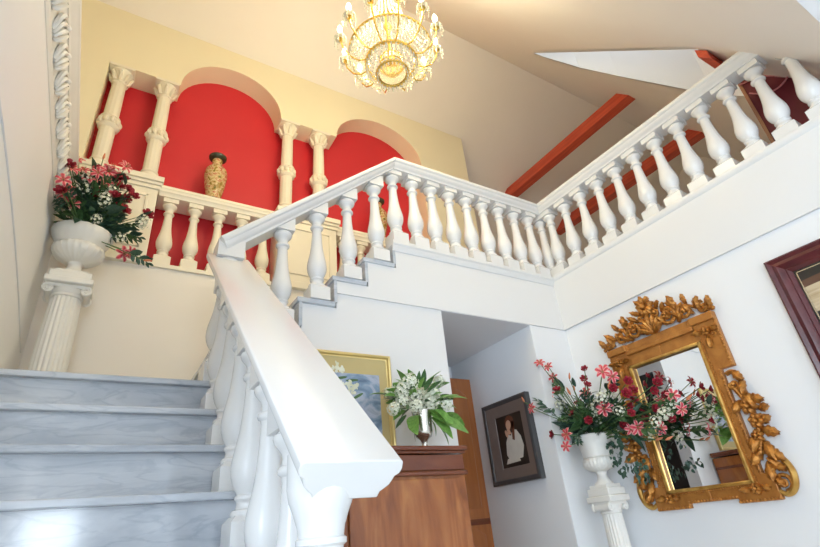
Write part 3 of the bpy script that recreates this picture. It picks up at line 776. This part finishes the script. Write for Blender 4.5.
arrangement('spreading bouquet of red roses and lilies in the bell urn, reaching across the mirror', cR, (-.8, -.5, -.2), R_ROSE, R_LILY, R_BUD, R_WHITE, 96, (.12, .34, .2), [LEAFD, LEAF, LEAFD], rs=.034, ls=.043, leafsize=.12, ivy=IVY, extra=(4, 5, 5))

# ------------------------------------------------------------------ cabinet, silver vase and white bouquet
CX0, CX1, CY0, CY1, CZ = .95, 1.632, 2.15, 2.50, .375
cb = thing('cabinet', 'polished cherry wood cabinet below the gold framed picture', 'cabinet', ((CX0 + CX1) / 2, 2.33, FL))
obj('body', MB().box(CX0, CX1, CY0, CY1, FL, .33), 'wood', cb, bevel=.004)
obj('top', MB().box(CX0 - .03, CX1 + .014, CY0 - .035, CY1, CZ - .022, CZ).box(CX0 - .015, CX1 + .008, CY0 - .02, CY1, CZ - .035, CZ - .02), 'darkwood', cb, bevel=.005)
df = obj('drawer', MB().box(CX0 + .01, CX1 - .005, CY0 - .012, CY0 + .01, .262, .335), 'darkwood', cb, bevel=.003)
obj('moulding', MB().box(CX0 - .012, CX1 + .006, CY0 - .022, CY1, .238, .258), 'darkwood', cb, bevel=.005)
obj('door', MB().box(CX0 + .03, CX1 - .045, CY0 - .014, CY0 + .01, FL + .08, .225), 'wood', cb, bevel=.003)
obj('plinth', MB().box(CX0 - .01, CX1 + .01, CY0 - .02, CY1, FL, FL + .07), 'darkwood', cb, bevel=.004)
VX, VY = 1.50, 2.29
sv = thing('silver_vase', 'small silver footed vase on the cherry wood cabinet', 'vase', (VX, VY, CZ))
obj('body', MB().lathe([(.018, .05), (.022, .058), (.042, .075), (.05, .10), (.05, .14), (.052, .18), (.056, .21), (.05, .212), (.044, .17)], (VX, VY, CZ), 28), 'silver', sv)
obj('foot', MB().lathe([(.038, 0), (.038, .006), (.03, .012), (.016, .022), (.015, .04), (.02, .052)], (VX, VY, CZ), 24), 'silver', sv)
W_HEAD = [(1.377, 2.257, 0.682), (1.413, 2.233, 0.718), (1.461, 2.283, 0.663), (1.527, 2.316, 0.69), (1.56, 2.264, 0.678), (1.537, 2.259, 0.625), (1.592, 2.208, 0.61), (1.651, 2.328, 0.759), (1.417, 2.205, 0.592), (1.38, 2.269, 0.631), (1.348, 2.317, 0.676), (1.301, 2.218, 0.577), (1.495, 2.302, 0.599), (1.384, 2.333, 0.657), (1.541, 2.288, 0.653)]
W_LEAF = [(1.555, 2.31, 0.748), (1.382, 2.215, 0.527), (1.557, 2.261, 0.581), (1.601, 2.221, 0.649), (1.607, 2.318, 0.541), (1.614, 2.241, 0.519), (1.381, 2.263, 0.734), (1.654, 2.34, 0.73), (1.708, 2.319, 0.579), (1.308, 2.337, 0.69)]
wc = (VX, VY, CZ + .2)
wb = thing('flower_arrangement', 'white hydrangea bouquet with fresh green leaves in the silver vase', 'flowers', wc)
W_HEAD = [tuple(c_ + (a - c_) * 1.12 for a, c_ in zip(q, (1.48, 2.27, .62))) for q in W_HEAD]
for q in W_HEAD:
    inst('hydrangea_head', HEAD, wb, q, face(q, wc, (-.3, -.8, 0), .4), rnd.uniform(.034, .050)); stem(wb, wc, q)
for k, q in enumerate(W_LEAF):
    d = Vector(q) - Vector(wc)
    for r_ in range(2):
        b0 = Vector(wc) + d * (.45 if r_ == 0 else .75)
        rot = ((d + Vector((rnd.uniform(-.05, .05), -.03, rnd.uniform(-.06, .02)))).to_track_quat('X', 'Z') @ Matrix.Rotation(rnd.uniform(-.6, 1.0), 3, 'X').to_quaternion()).to_euler()
        inst('leaf', LEAFB, wb, b0, rot, rnd.uniform(.12, .17))
for k in range(46):
    v = Vector((rnd.gauss(0, 1), rnd.gauss(-.2, .6), rnd.gauss(.2, .7))).normalized()
    inst('leaf', LEAF if k % 2 else LEAFB, wb, Vector(wc) + Vector((v.x * .13, v.y * .05, v.z * .10 + .05)), (v.to_track_quat('X', 'Z') @ Matrix.Rotation(rnd.uniform(-.8, .8), 3, 'X').to_quaternion()).to_euler(), rnd.uniform(.06, .11))

# ------------------------------------------------------------------ pictures
def frame_y(parent, name, x0, x1, z0, z1, prof, mat, ywall):
    """mitred frame on a wall facing -Y; prof = (inset, height off the wall)"""
    b = MB(); n = len(prof)
    for (cx, sx, cz, sz) in ((x0, 1, z0, 1), (x1, -1, z0, 1), (x1, -1, z1, -1), (x0, 1, z1, -1)):
        for a, h_ in prof: b.v.append((cx + sx * a, ywall - h_, cz + sz * a))
    for k in range(4):
        for i in range(n):
            j = (i + 1) % n; k2 = (k + 1) % 4
            b.f.append((k * n + i, k * n + j, k2 * n + j, k2 * n + i))
    return obj(name, b, mat, parent, ang=30)
def frame_x(parent, name, y0, y1, z0, z1, prof, mat, xwall):
    b = MB(); n = len(prof)
    for (cy, sy, cz, sz) in ((y0, 1, z0, 1), (y1, -1, z0, 1), (y1, -1, z1, -1), (y0, 1, z1, -1)):
        for a, h_ in prof: b.v.append((xwall - h_, cy + sy * a, cz + sz * a))
    for k in range(4):
        for i in range(n):
            j = (i + 1) % n; k2 = (k + 1) % 4
            b.f.append((k * n + i, k * n + j, k2 * n + j, k2 * n + i))
    return obj(name, b, mat, parent, ang=30)
def blob(b, pts, depth, axis='y'):
    n = len(b.v)
    for p in pts: b.v.append((p[0], depth, p[1]) if axis == 'y' else (depth, p[0], p[1]))
    b.f.append(tuple(range(n, n + len(pts)))); return b
def ell(cx, cz, rx, rz, rot=0, n=18):
    return [(cx + rx * math.cos(2 * PI * i / n) * math.cos(rot) - rz * math.sin(2 * PI * i / n) * math.sin(rot), cz + rx * math.cos(2 * PI * i / n) * math.sin(rot) + rz * math.sin(2 * PI * i / n) * math.cos(rot)) for i in range(n)]
YW = YF + .012
gp = thing('framed_picture', 'gold framed blue picture with white blossoms on the wall under the stair', 'picture', (1.17, YW, .445))
PX0, PX1, PZ0, PZ1 = .86, 1.44, .40, .96
frame_y(gp, 'frame', PX0, PX1, PZ0, PZ1, [(0, 0), (0, .026), (.006, .03), (.014, .026), (.02, .014), (.026, .012), (.026, 0)], 'brightgold', YW)
obj('mount', MB().box(PX0 + .02, PX1 - .02, YW - .008, YW, PZ0 + .02, PZ1 - .02), 'mat', gp)
obj('picture', MB().box(PX0 + .09, PX1 - .075, YW - .0095, YW - .007, PZ0 + .08, PZ1 - .12), 'blueart', gp)
pb = MB(); rr = random.Random(3)
for (cx, cz, n_, q_) in ((1.10, .875, 16, .03), (1.13, .86, 10, .02), (1.16, .765, 26, .04), (1.20, .76, 12, .03), (1.13, .74, 10, .025), (1.17, .72, 8, .025)):
    for _ in range(n_):
        blob(pb, ell(cx + rr.gauss(0, q_ * .5), cz + rr.gauss(0, q_ * .45), rr.uniform(.006, .013), rr.uniform(.005, .011), rr.uniform(0, 3), 9), YW - .0100 - rr.uniform(0, .0008))
obj('painted_blossom', pb, 'whitefl', gp, smooth=False)
pg = MB()
for (cx, cz, rot) in ((1.12, .81, .2), (1.16, .70, -.3), (1.22, .71, .5), (1.19, .80, .1)): blob(pg, ell(cx, cz, .04, .008, rot), YW - .0098)
obj('painted_leaf', pg, 'leaf', gp, smooth=False)

XW = 2.72
pt = thing('framed_portrait', 'dark framed portrait of a person in a white blouse in the alcove', 'picture', (XW, 2.92, .255))
frame_x(pt, 'frame', 2.66, 3.18, .255, .86, [(0, 0), (0, .045), (.012, .05), (.03, .045), (.036, .038), (.036, 0)], 'pewter', XW)
frame_x(pt, 'inner_frame', 2.694, 3.146, .289, .826, [(0, 0), (0, .04), (.078, .018), (.082, .012), (.082, 0)], 'umber', XW)
obj('canvas', MB().box(XW - .014, XW, 2.76, 3.08, .36, .755), 'canvas', pt)
bx = XW - .0145
# seated figure leaning on a hand: a plain painted figure
obj('painted_blouse', blob(blob(MB(), [(2.83, .42), (2.80, .50), (2.815, .57), (2.85, .62), (2.89, .63), (2.92, .59), (2.95, .60), (2.985, .55), (3.0, .46), (2.97, .41)], bx, 'x'), [(2.86, .40), (3.02, .395), (3.0, .43), (2.88, .44)], bx - .0003, 'x'), 'blouse', pt, smooth=False)
obj('painted_hair', blob(blob(MB(), ell(2.915, .685, .052, .055), bx - .0002, 'x'), [(2.86, .68), (2.89, .70), (2.91, .56), (2.885, .55)], bx - .0002, 'x'), 'hairp', pt, smooth=False)
obj('painted_face', blob(blob(blob(MB(), ell(2.93, .67, .028, .037, .2), bx - .0006, 'x'), [(2.925, .64), (2.955, .64), (2.95, .60), (2.91, .60)], bx - .0005, 'x'), ell(2.965, .61, .014, .03, -.3), bx - .0007, 'x'), 'skin', pt, smooth=False)

mf = thing('framed_picture', 'wide mahogany moulded picture frame on the wall, above and beyond the gilt mirror', 'picture', (XR + .018, .65, .12))
XW2 = XR + .018
frame_x(mf, 'frame', .30, 1.01, .10, 1.178, [(0, 0), (0, .03), (.01, .038), (.03, .03), (.036, .034), (.05, .04), (.075, .03), (.08, .024), (.085, .026), (.098, .018), (.104, .010), (.104, 0)], 'mahogany', XW2)
obj('picture', MB().box(XW2 - .007, XW2, .39, .92, .19, 1.09), 'artblack', mf)
obj('inner_slip', MB().box(XW2 - .0105, XW2 - .006, .892, .897, .2, 1.064).box(XW2 - .0105, XW2 - .006, .4, .897, 1.059, 1.064), 'silver', mf)
obj('painted_band', blob(MB(), [(.90, .97), (.40, 1.0), (.40, .86), (.90, .83)], XW2 - .0075, 'x'), 'arttan', mf, smooth=False)
obj('painted_brown_band', blob(MB(), [(.90, 1.01), (.40, 1.04), (.40, 1.0), (.90, .97)], XW2 - .0076, 'x'), 'artbrown', mf, smooth=False)  # brown strip along the tan band of the picture

# ------------------------------------------------------------------ gilt mirror
MX = XR + .018
mi = thing('gilt_mirror', 'carved gilt mirror with scrolled crest and sides on the pale grey wall', 'mirror', (MX, 1.76, -.01))
YCM = 1.765
fr = MB()
def P2(s, z): return (YCM + s, z)
half = [(.24, .865), (.24, .09)]
def ring_half(sg):
    o = [(0, -.005 + .01), (.145, .005), (.145, -.02), (.365, -.02), (.365, .115), (.315, .115), (.315, .69), (.395, .69), (.395, 1.035), (.0, 1.035)]
    i = [(0, .865), (.24, .865), (.24, .09), (0, .09)]
    return [P2(sg * a, b) for a, b in o + i]
for sg in (1, -1): fr.prism(ring_half(sg), 'x', MX - .034, MX)
obj('frame', fr, 'giltflat', mi, bevel=.005, smooth=False)
obj('glass', MB().box(MX - .014, MX - .010, YCM - .245, YCM + .245, .085, .87), 'mirror', mi)
sl = MB()
for (y0, y1, z0, z1) in ((-.262, -.24, .07, .885), (.24, .262, .07, .885), (-.262, .262, .07, .09), (-.262, .262, .865, .885)):
    sl.box(MX - .046, MX - .012, YCM + y0, YCM + y1, z0, z1)
obj('sight_edge', sl, 'richgold', mi, bevel=.006)  # brighter gilt stands in for light falling on the reveal
xo = MX - .036
def bead_run(a, b, step_=.018, r=.0075):
    rope = MB(); a, b = Vector(a), Vector(b); n = max(1, int((b - a).length / step_))
    for i in range(n + 1): rope.ball(a.lerp(b, i / n), r, 6, 4)
    obj('bead_moulding', rope, 'gold', mi)
for sg in (1, -1):
    bead_run((xo, YCM + sg * .306, .12), (xo, YCM + sg * .306, .69)); bead_run((xo, YCM + sg * .385, .70), (xo, YCM + sg * .385, 1.02))
    bead_run((xo, YCM + sg * .355, -.012), (xo, YCM + sg * .15, -.012))
    bead_run((MX - .04, YCM + sg * .275, .06), (MX - .04, YCM + sg * .275, .90), .014, .005)
bead_run((MX - .04, YCM - .27, .062), (MX - .04, YCM + .27, .062), .014, .005)
bead_run((xo, YCM - .14, .013), (xo, YCM + .14, .013))
pb_ = MB()
pb_.box(MX - .052, MX - .03, YCM - .395, YCM - .24, .985, 1.035).box(MX - .052, MX - .03, YCM + .24, YCM + .395, .985, 1.035).box(MX - .05, MX - .03, YCM - .25, YCM + .25, .955, .985)
pb_.box(MX - .048, MX - .03, YCM - .25, YCM - .225, .955, 1.02).box(MX - .048, MX - .03, YCM + .225, YCM + .25, .955, 1.02)
obj('stepped_cornice', pb_, 'giltflat', mi, bevel=.006)

def spl(pts, n=6):
    P = [Vector(p) for p in pts]; out = []
    for i in range(len(P) - 1):
        a, b_, c_, d = P[max(i - 1, 0)], P[i], P[i + 1], P[min(i + 2, len(P) - 1)]
        for k in range(n):
            t = k / n
            out.append(.5 * ((2 * b_) + (c_ - a) * t + (2 * a - 5 * b_ + 4 * c_ - d) * t * t + (3 * b_ - a - 3 * c_ + d) * t ** 3))
    return out + [P[-1]]
def spr(r, n=6):
    out = []
    for i in range(len(r) - 1): out += [r[i] + (r[i + 1] - r[i]) * k / n for k in range(n)]
    return out + [r[-1]]
def spiral(b, cy, cz, r, turns, a0, sg, x, rad=.012, grow=0.):
    pts = []; rr = []; n = int(16 * turns)
    for i in range(n + 1):
        t = i / n; a = a0 + sg * 2 * PI * turns * t; q = r * (1 - .86 * t)
        pts.append((x - .012 * t, cy + q * math.cos(a), cz + q * math.sin(a))); rr.append(rad * (1.15 - .6 * t))
    b.tube(pts, rr, 7); b.ball((x - .016, cy, cz), rad * 1.3, 8, 6)
    return b
def acanthus(b, y, z, ang, L, W, x, curl=.35):
    """a ribbed, curled leaf with thickness, lying against the wall plane"""
    n = 8; d = (math.cos(ang), math.sin(ang)); s_ = (-d[1], d[0]); st_ = len(b.v)
    for i in range(n):
        t = i / (n - 1); lob = .72 + .28 * abs(math.sin(t * 3.5 * PI)); w_ = W * .5 * math.sin(PI * (t * .86 + .08)) * lob + .002
        off = -.03 * math.sin(PI * t * .8) - curl * .05 * t * t
        for k in (-1, -.5, 0, .5, 1):
            h_ = off + (.010 * abs(k) if abs(k) > .6 else -.006 * (1 if k == 0 else 0))
            b.v.append((x + h_, y + d[0] * L * t + s_[0] * w_ * k, z + d[1] * L * t + s_[1] * w_ * k))
    m_ = len(b.v)
    for i in range(n):
        for k in range(5):
            v = b.v[st_ + i * 5 + k]; b.v.append((v[0] + .014, v[1], v[2]))
    for i in range(n - 1):
        for k in range(4):
            p = st_ + i * 5 + k; b.f.append((p, p + 1, p + 6, p + 5)); p = m_ + i * 5 + k; b.f.append((p, p + 5, p + 6, p + 1))
        p = st_ + i * 5; q = m_ + i * 5; b.f.append((p, p + 5, q + 5, q)); b.f.append((p + 4, q + 4, q + 9, p + 9))
    b.f.append((st_, m_, m_ + 1, st_ + 1)); return b
def rosette(b, y, z, r, x, n=6):
    for k in range(n): acanthus(b, y, z, 2 * PI * k / n + .3, r, r * .8, x, -.3)
    b.ball((x - .03, y, z), r * .3, 10, 7); return b
xc = MX - .03
crest = MB()
# palmette in the middle with a flower at the very top
for k in range(7):
    a = PI / 2 + (k - 3) * .36; acanthus(crest, YCM, 1.04, a, .125 - .010 * abs(k - 3), .046, xc - .012)
rosette(crest, YCM + .0, 1.225, .068, xc - .02, 7)
for k in range(3): acanthus(crest, YCM, 1.225, PI / 2 + (k - 1) * .7, .075, .04, xc - .02)
obj('crest_palmette', crest, 'gold', mi, ang=50)
for sg in (1, -1):
    s1 = MB()
    spiral(s1, YCM + sg * .125, 1.105, .060, 1.7, PI / 2, -sg, xc - .012, .013)
    spiral(s1, YCM + sg * .245, 1.095, .052, 1.6, PI / 2, sg, xc - .012, .012)
    spiral(s1, YCM + sg * .055, 1.165, .036, 1.4, PI / 2, sg, xc - .010, .010)
    s1.tube([(xc, YCM + sg * (.02 + .36 * t), 1.045 + .125 * math.sin(PI * t) * (1 - .35 * t)) for t in [i / 14 for i in range(15)]], [.014 - .005 * i / 14 for i in range(15)], 7)
    for (yy, zz, an, L, W) in ((.19, 1.12, .1, .105, .05), (.165, 1.15, -.6, .07, .04), (.30, 1.09, -.8, .08, .04), (.09, 1.15, -.8, .07, .035), (.055, 1.19, -1.0, .065, .032), (.04, 1.15, .5, .06, .03),
                               (.20, 1.15, .9, .06, .034), (.17, 1.05, -1.1, .07, .036), (.28, 1.06, .3, .07, .036), (.09, 1.06, .2, .06, .034), (.33, 1.055, -.2, .065, .034), (.255, 1.14, -.3, .06, .034), (.21, 1.06, .7, .06, .03)):
        acanthus(s1, YCM + sg * yy, zz, PI / 2 + sg * an, L, W, xc - .004, .5)
    spiral(s1, YCM + sg * .36, 1.078, .042, 1.2, PI / 2, sg, xc, .011)
    acanthus(s1, YCM + sg * .385, 1.045, PI / 2 - sg * .35, .085, .045, xc, .5)
    rosette(s1, YCM + sg * .13, 1.118, .035, xc - .018, 6)
    s1.ball((xc - .004, YCM + sg * .408, 1.05), .014, 8, 6)
    obj('crest_scroll', s1, 'gold', mi, ang=50)
    # corner carvings on the face of the frame
    for (yy, zz, q) in ((.318, .93, 1), (.26, .045, -1)):
        cc = MB(); xx = MX - .032
        rosette(cc, YCM + sg * yy, zz, .034, xx, 6)
        acanthus(cc, YCM + sg * (yy + .02), zz, 0 if sg > 0 else PI, .06, .034, xx); acanthus(cc, YCM + sg * (yy - .02), zz, PI if sg > 0 else 0, .06, .034, xx)
        if q > 0:
            acanthus(cc, YCM + sg * (yy + .0), zz - .02, -PI / 2, .09, .036, xx); spiral(cc, YCM + sg * (yy + .035), zz - .03, .02, 1.2, 0, sg, xx, .006)
        else: spiral(cc, YCM + sg * (yy + .05), zz, .022, 1.2, 0, sg, xx, .006)
        obj('corner_carving', cc, 'gold', mi, ang=50)
    sd = MB(); Y = lambda v: YCM + sg * v
    xs_ = xc + .004
    # garland and big scroll down the side
    sd.tube(spl([(xs_, Y(.33), .655), (xs_, Y(.365), .66), (xs_, Y(.395), .625), (xs_, Y(.385), .575), (xs_, Y(.355), .565)]), spr([.012, .015, .016, .013, .009]), 7)
    acanthus(sd, Y(.365), .665, -.9 if sg > 0 else PI + .9, .09, .05, xs_ - .006, .4); acanthus(sd, Y(.40), .60, -1.7 if sg > 0 else PI + 1.7, .08, .045, xs_ - .006, .4)
    spiral(sd, Y(.352), .59, .03, 1.1, 0, sg, xs_, .010)
    sd.tube([(xs_, Y(.33 + .06 * math.sin(PI * t)), .60 - .42 * t) for t in [i / 12 for i in range(13)]], .014, 7)
    for (yy, zz, an, L, W) in ((.375, .55, -1.2, .10, .05), (.385, .50, -.3, .085, .05), (.35, .50, -2.2, .07, .045), (.39, .33, -.4, .09, .05), (.36, .32, -1.9, .09, .05),
                               (.38, .27, -1.2, .10, .05), (.35, .23, -2.2, .08, .045), (.39, .23, -.8, .085, .045), (.36, .17, -1.5, .09, .045), (.42, .43, .1, .06, .04), (.41, .36, .4, .06, .04)):
        a = an if sg > 0 else PI - an
        acanthus(sd, Y(yy), zz, a, L * 1.15, W * 1.2, xs_, .4)
    rosette(sd, Y(.385), .455, .05, xs_ - .01, 6); rosette(sd, Y(.395), .375, .045, xs_ - .01, 6); rosette(sd, Y(.37), .30, .035, xs_ - .01, 5)
    obj('side_garland', sd, 'gold', mi, ang=50)
    sc = MB()
    sc.tube(spl([(xs_, Y(.36), .215), (xs_, Y(.41), .20), (xs_, Y(.445), .155), (xs_, Y(.458), .10), (xs_, Y(.447), .045), (xs_, Y(.42), .012), (xs_, Y(.39), .005), (xs_, Y(.365), .02)]),
            spr([.010, .014, .017, .018, .017, .016, .014, .011]), 9)
    obj('side_scroll', sc, 'richgold', mi)
    sp = MB(); spiral(sp, Y(.40), .062, .045, 1.6, -PI / 2, sg, xs_, .011)
    acanthus(sp, Y(.43), .11, (2.2 if sg > 0 else PI - 2.2), .09, .045, xs_); acanthus(sp, Y(.38), .14, (-.2 if sg > 0 else PI + .2), .07, .04, xs_); acanthus(sp, Y(.36), .10, (-.9 if sg > 0 else PI + .9), .08, .04, xs_)
    obj('scroll_filling', sp, 'gold', mi, ang=50)

# ------------------------------------------------------------------ chandelier
CHX, CHY, CHZ = 1.25, 1.85, 3.0
cd = thing('chandelier', 'lit crystal and brass chandelier hanging over the stairwell', 'chandelier', (CHX, CHY, CHZ))
cc = (CHX, CHY, CHZ)
def at(r, a, z): return (CHX + r * math.cos(a), CHY + r * math.sin(a), CHZ + z)
ztop = zC(CHY)
obj('chain', MB().tube([(CHX, CHY, CHZ + .62), (CHX, CHY, ztop)], .008, 8), 'brass', cd)
obj('ceiling_rose', MB().lathe([(.07, ztop - CHZ - .02), (.06, ztop - CHZ - .06), (.02, ztop - CHZ - .09)], cc, 24), 'brass', cd)
obj('central_stem', MB().lathe([(.012, -.26), (.03, -.24), (.03, -.18), (.015, -.15), (.015, .1), (.03, .14), (.015, .2), (.012, .5), (.03, .56), (.012, .64)], cc, 16), 'brass', cd)
for (R, z, r) in ((.10, -.33, .012), (.165, -.23, .014), (.275, -.12, .008), (.10, .45, .010)):
    obj('brass_ring', MB().torus((CHX, CHY, CHZ + z), R, r, 48, 8), 'brass', cd)
obj('bottom_dish', MB().lathe([(.097, -.325), (.08, -.335), (.03, -.343), (.012, -.35)], cc, 32), 'dish', cd)
gal = MB()
for i in range(20):
    a = 2 * PI * i / 20; gal.tube([at(.075, a, -.25), at(.075, a, -.20)], .004, 5)
gal.torus((CHX, CHY, CHZ - .25), .075, .006, 32, 6).torus((CHX, CHY, CHZ - .20), .075, .006, 32, 6)
obj('brass_gallery', gal, 'brass', cd)
def curtain(name, n, top, bot, beads, sag, r=.0085):
    b = MB()
    for i in range(n):
        a = 2 * PI * i / n
        for k in range(beads):
            t = (k + .5) / beads; q = sag * math.sin(PI * t)
            b.octa(at(top[0] + (bot[0] - top[0]) * t + q, a, top[1] + (bot[1] - top[1]) * t - abs(q) * .6), r, r * 1.25)
    o = obj(name, b, 'crystal', cd, smooth=False); o['kind'] = 'stuff'; return o
curtain('crystal_strings', 30, (.165, -.23), (.10, -.33), 7, .025)
curtain('crystal_strings', 44, (.275, -.12), (.165, -.23), 10, .03)
curtain('crystal_strings', 32, (.10, .45), (.275, -.12), 28, -.05, .008)
curtain('crystal_strings', 36, (.165, -.245), (.165, -.285), 3, 0, .008)
curtain('crystal_strings', 56, (.275, -.13), (.275, -.19), 4, 0, .008)
curtain('crystal_strings', 24, (.10, -.34), (.10, -.365), 2, 0, .007)
curtain('crystal_strings', 16, (.10, .45), (.04, .60), 7, 0, .009)
for i in range(12):
    a = 2 * PI * (i + .35) / 12
    arm = obj('arm', MB().tube([at(.17, a, -.22), at(.22, a, -.235), at(.275, a, -.20), at(.32, a, -.12), at(.335, a, -.05)], .0055, 7), 'brass', cd)
    p = at(.335, a, -.05)
    obj('candle_cup', MB().lathe([(.006, 0), (.02, .004), (.014, .012), (.012, .03)], p, 14), 'brass', arm)
    dp = MB().lathe([(.01, .004), (.04, .010), (.042, .014), (.01, .012)], p, 16)
    for k in range(8):
        b = 2 * PI * k / 8
        for m_ in range(3): dp.octa((p[0] + .04 * math.cos(b), p[1] + .04 * math.sin(b), p[2] - .004 - .024 * m_), .0065, .012)
    obj('crystal_pan', dp, 'crystal', arm, smooth=False)
    cn = obj('candle', MB().lathe([(.011, .012), (.011, .075)], p, 12), 'candle', cd)
    obj('bulb', MB().lathe([(.006, .075), (.016, .088), (.018, .105), (.012, .13), (.002, .15)], p, 12), 'bulb', cn)
    ld = bpy.data.lights.new('bulb light', 'POINT'); ld.energy = 11.5; ld.color = (1., .895, .585); ld.shadow_soft_size = .03
    lo = bpy.data.objects.new('bulb_light', ld); COL.objects.link(lo); lo.location = (p[0], p[1], p[2] + .115); 

# ------------------------------------------------------------------ daylight
def area(name, loc, rot, sx, sy, e, col=(1, 1, 1)):
    ld = bpy.data.lights.new(name, 'AREA'); ld.shape = 'RECTANGLE'; ld.size = sx; ld.size_y = sy; ld.energy = e; ld.color = col
    o = bpy.data.objects.new(name, ld); COL.objects.link(o); o.location = loc; o.rotation_euler = rot; return o
area('daylight_door', (-.36, -6.08, .09), (R_(90), 0, 0), .70, 1.40, 75, (.76, .88, 1))
area('daylight_sidelight', (-.79, -6.08, .5), (R_(90), 0, 0), .05, 2.4, 6, (.93, .97, 1))
area('daylight_window', (1.9, -6.08, .7), (R_(90), 0, 0), 2.0, 1.8, 35, (.74, .87, 1))
area('added_side_fill', (-3.72, -2.4, .7), (R_(90), 0, R_(-90)), 2.6, 2.0, 238, (.74, .87, 1))  # added cool fill from the left, for the balusters and mirror wall
area('daylight_skylight', (3.5, 1.1, 5.0), (R_(-20), R_(10), 0), 1.2, 1.0, 9, (.97, .98, 1))
w = bpy.data.worlds.new('World'); S.world = w; w.use_nodes = True
bg = w.node_tree.nodes['Background']; bg.inputs[0].default_value = (.86, .92, 1., 1); bg.inputs[1].default_value = .75

# ------------------------------------------------------------------ camera
cam = bpy.data.cameras.new('camera'); co_ = bpy.data.objects.new('camera', cam); COL.objects.link(co_)
cam.sensor_width = 36; cam.sensor_fit = 'HORIZONTAL'; cam.lens = 490 / 820 * 36; cam.clip_start = .02
Rm = ((.85551061, .17156935, .48853409), (-.50987749, .44341231, .7371638), (-.09014732, -.87974398, .46682329))
co_.matrix_world = Matrix(((Rm[0][0], -Rm[0][1], -Rm[0][2], 0), (Rm[1][0], -Rm[1][1], -Rm[1][2], 0), (Rm[2][0], -Rm[2][1], -Rm[2][2], 0), (0, 0, 0, 1)))
S.camera = co_
S.view_settings.view_transform = 'Standard'; S.view_settings.look = 'None'; S.view_settings.gamma = 1
S.view_settings.use_curve_mapping = False; S.view_settings.exposure = -.14
S.cycles.use_denoising = True
S.cycles.max_bounces = 10; S.cycles.diffuse_bounces = 6
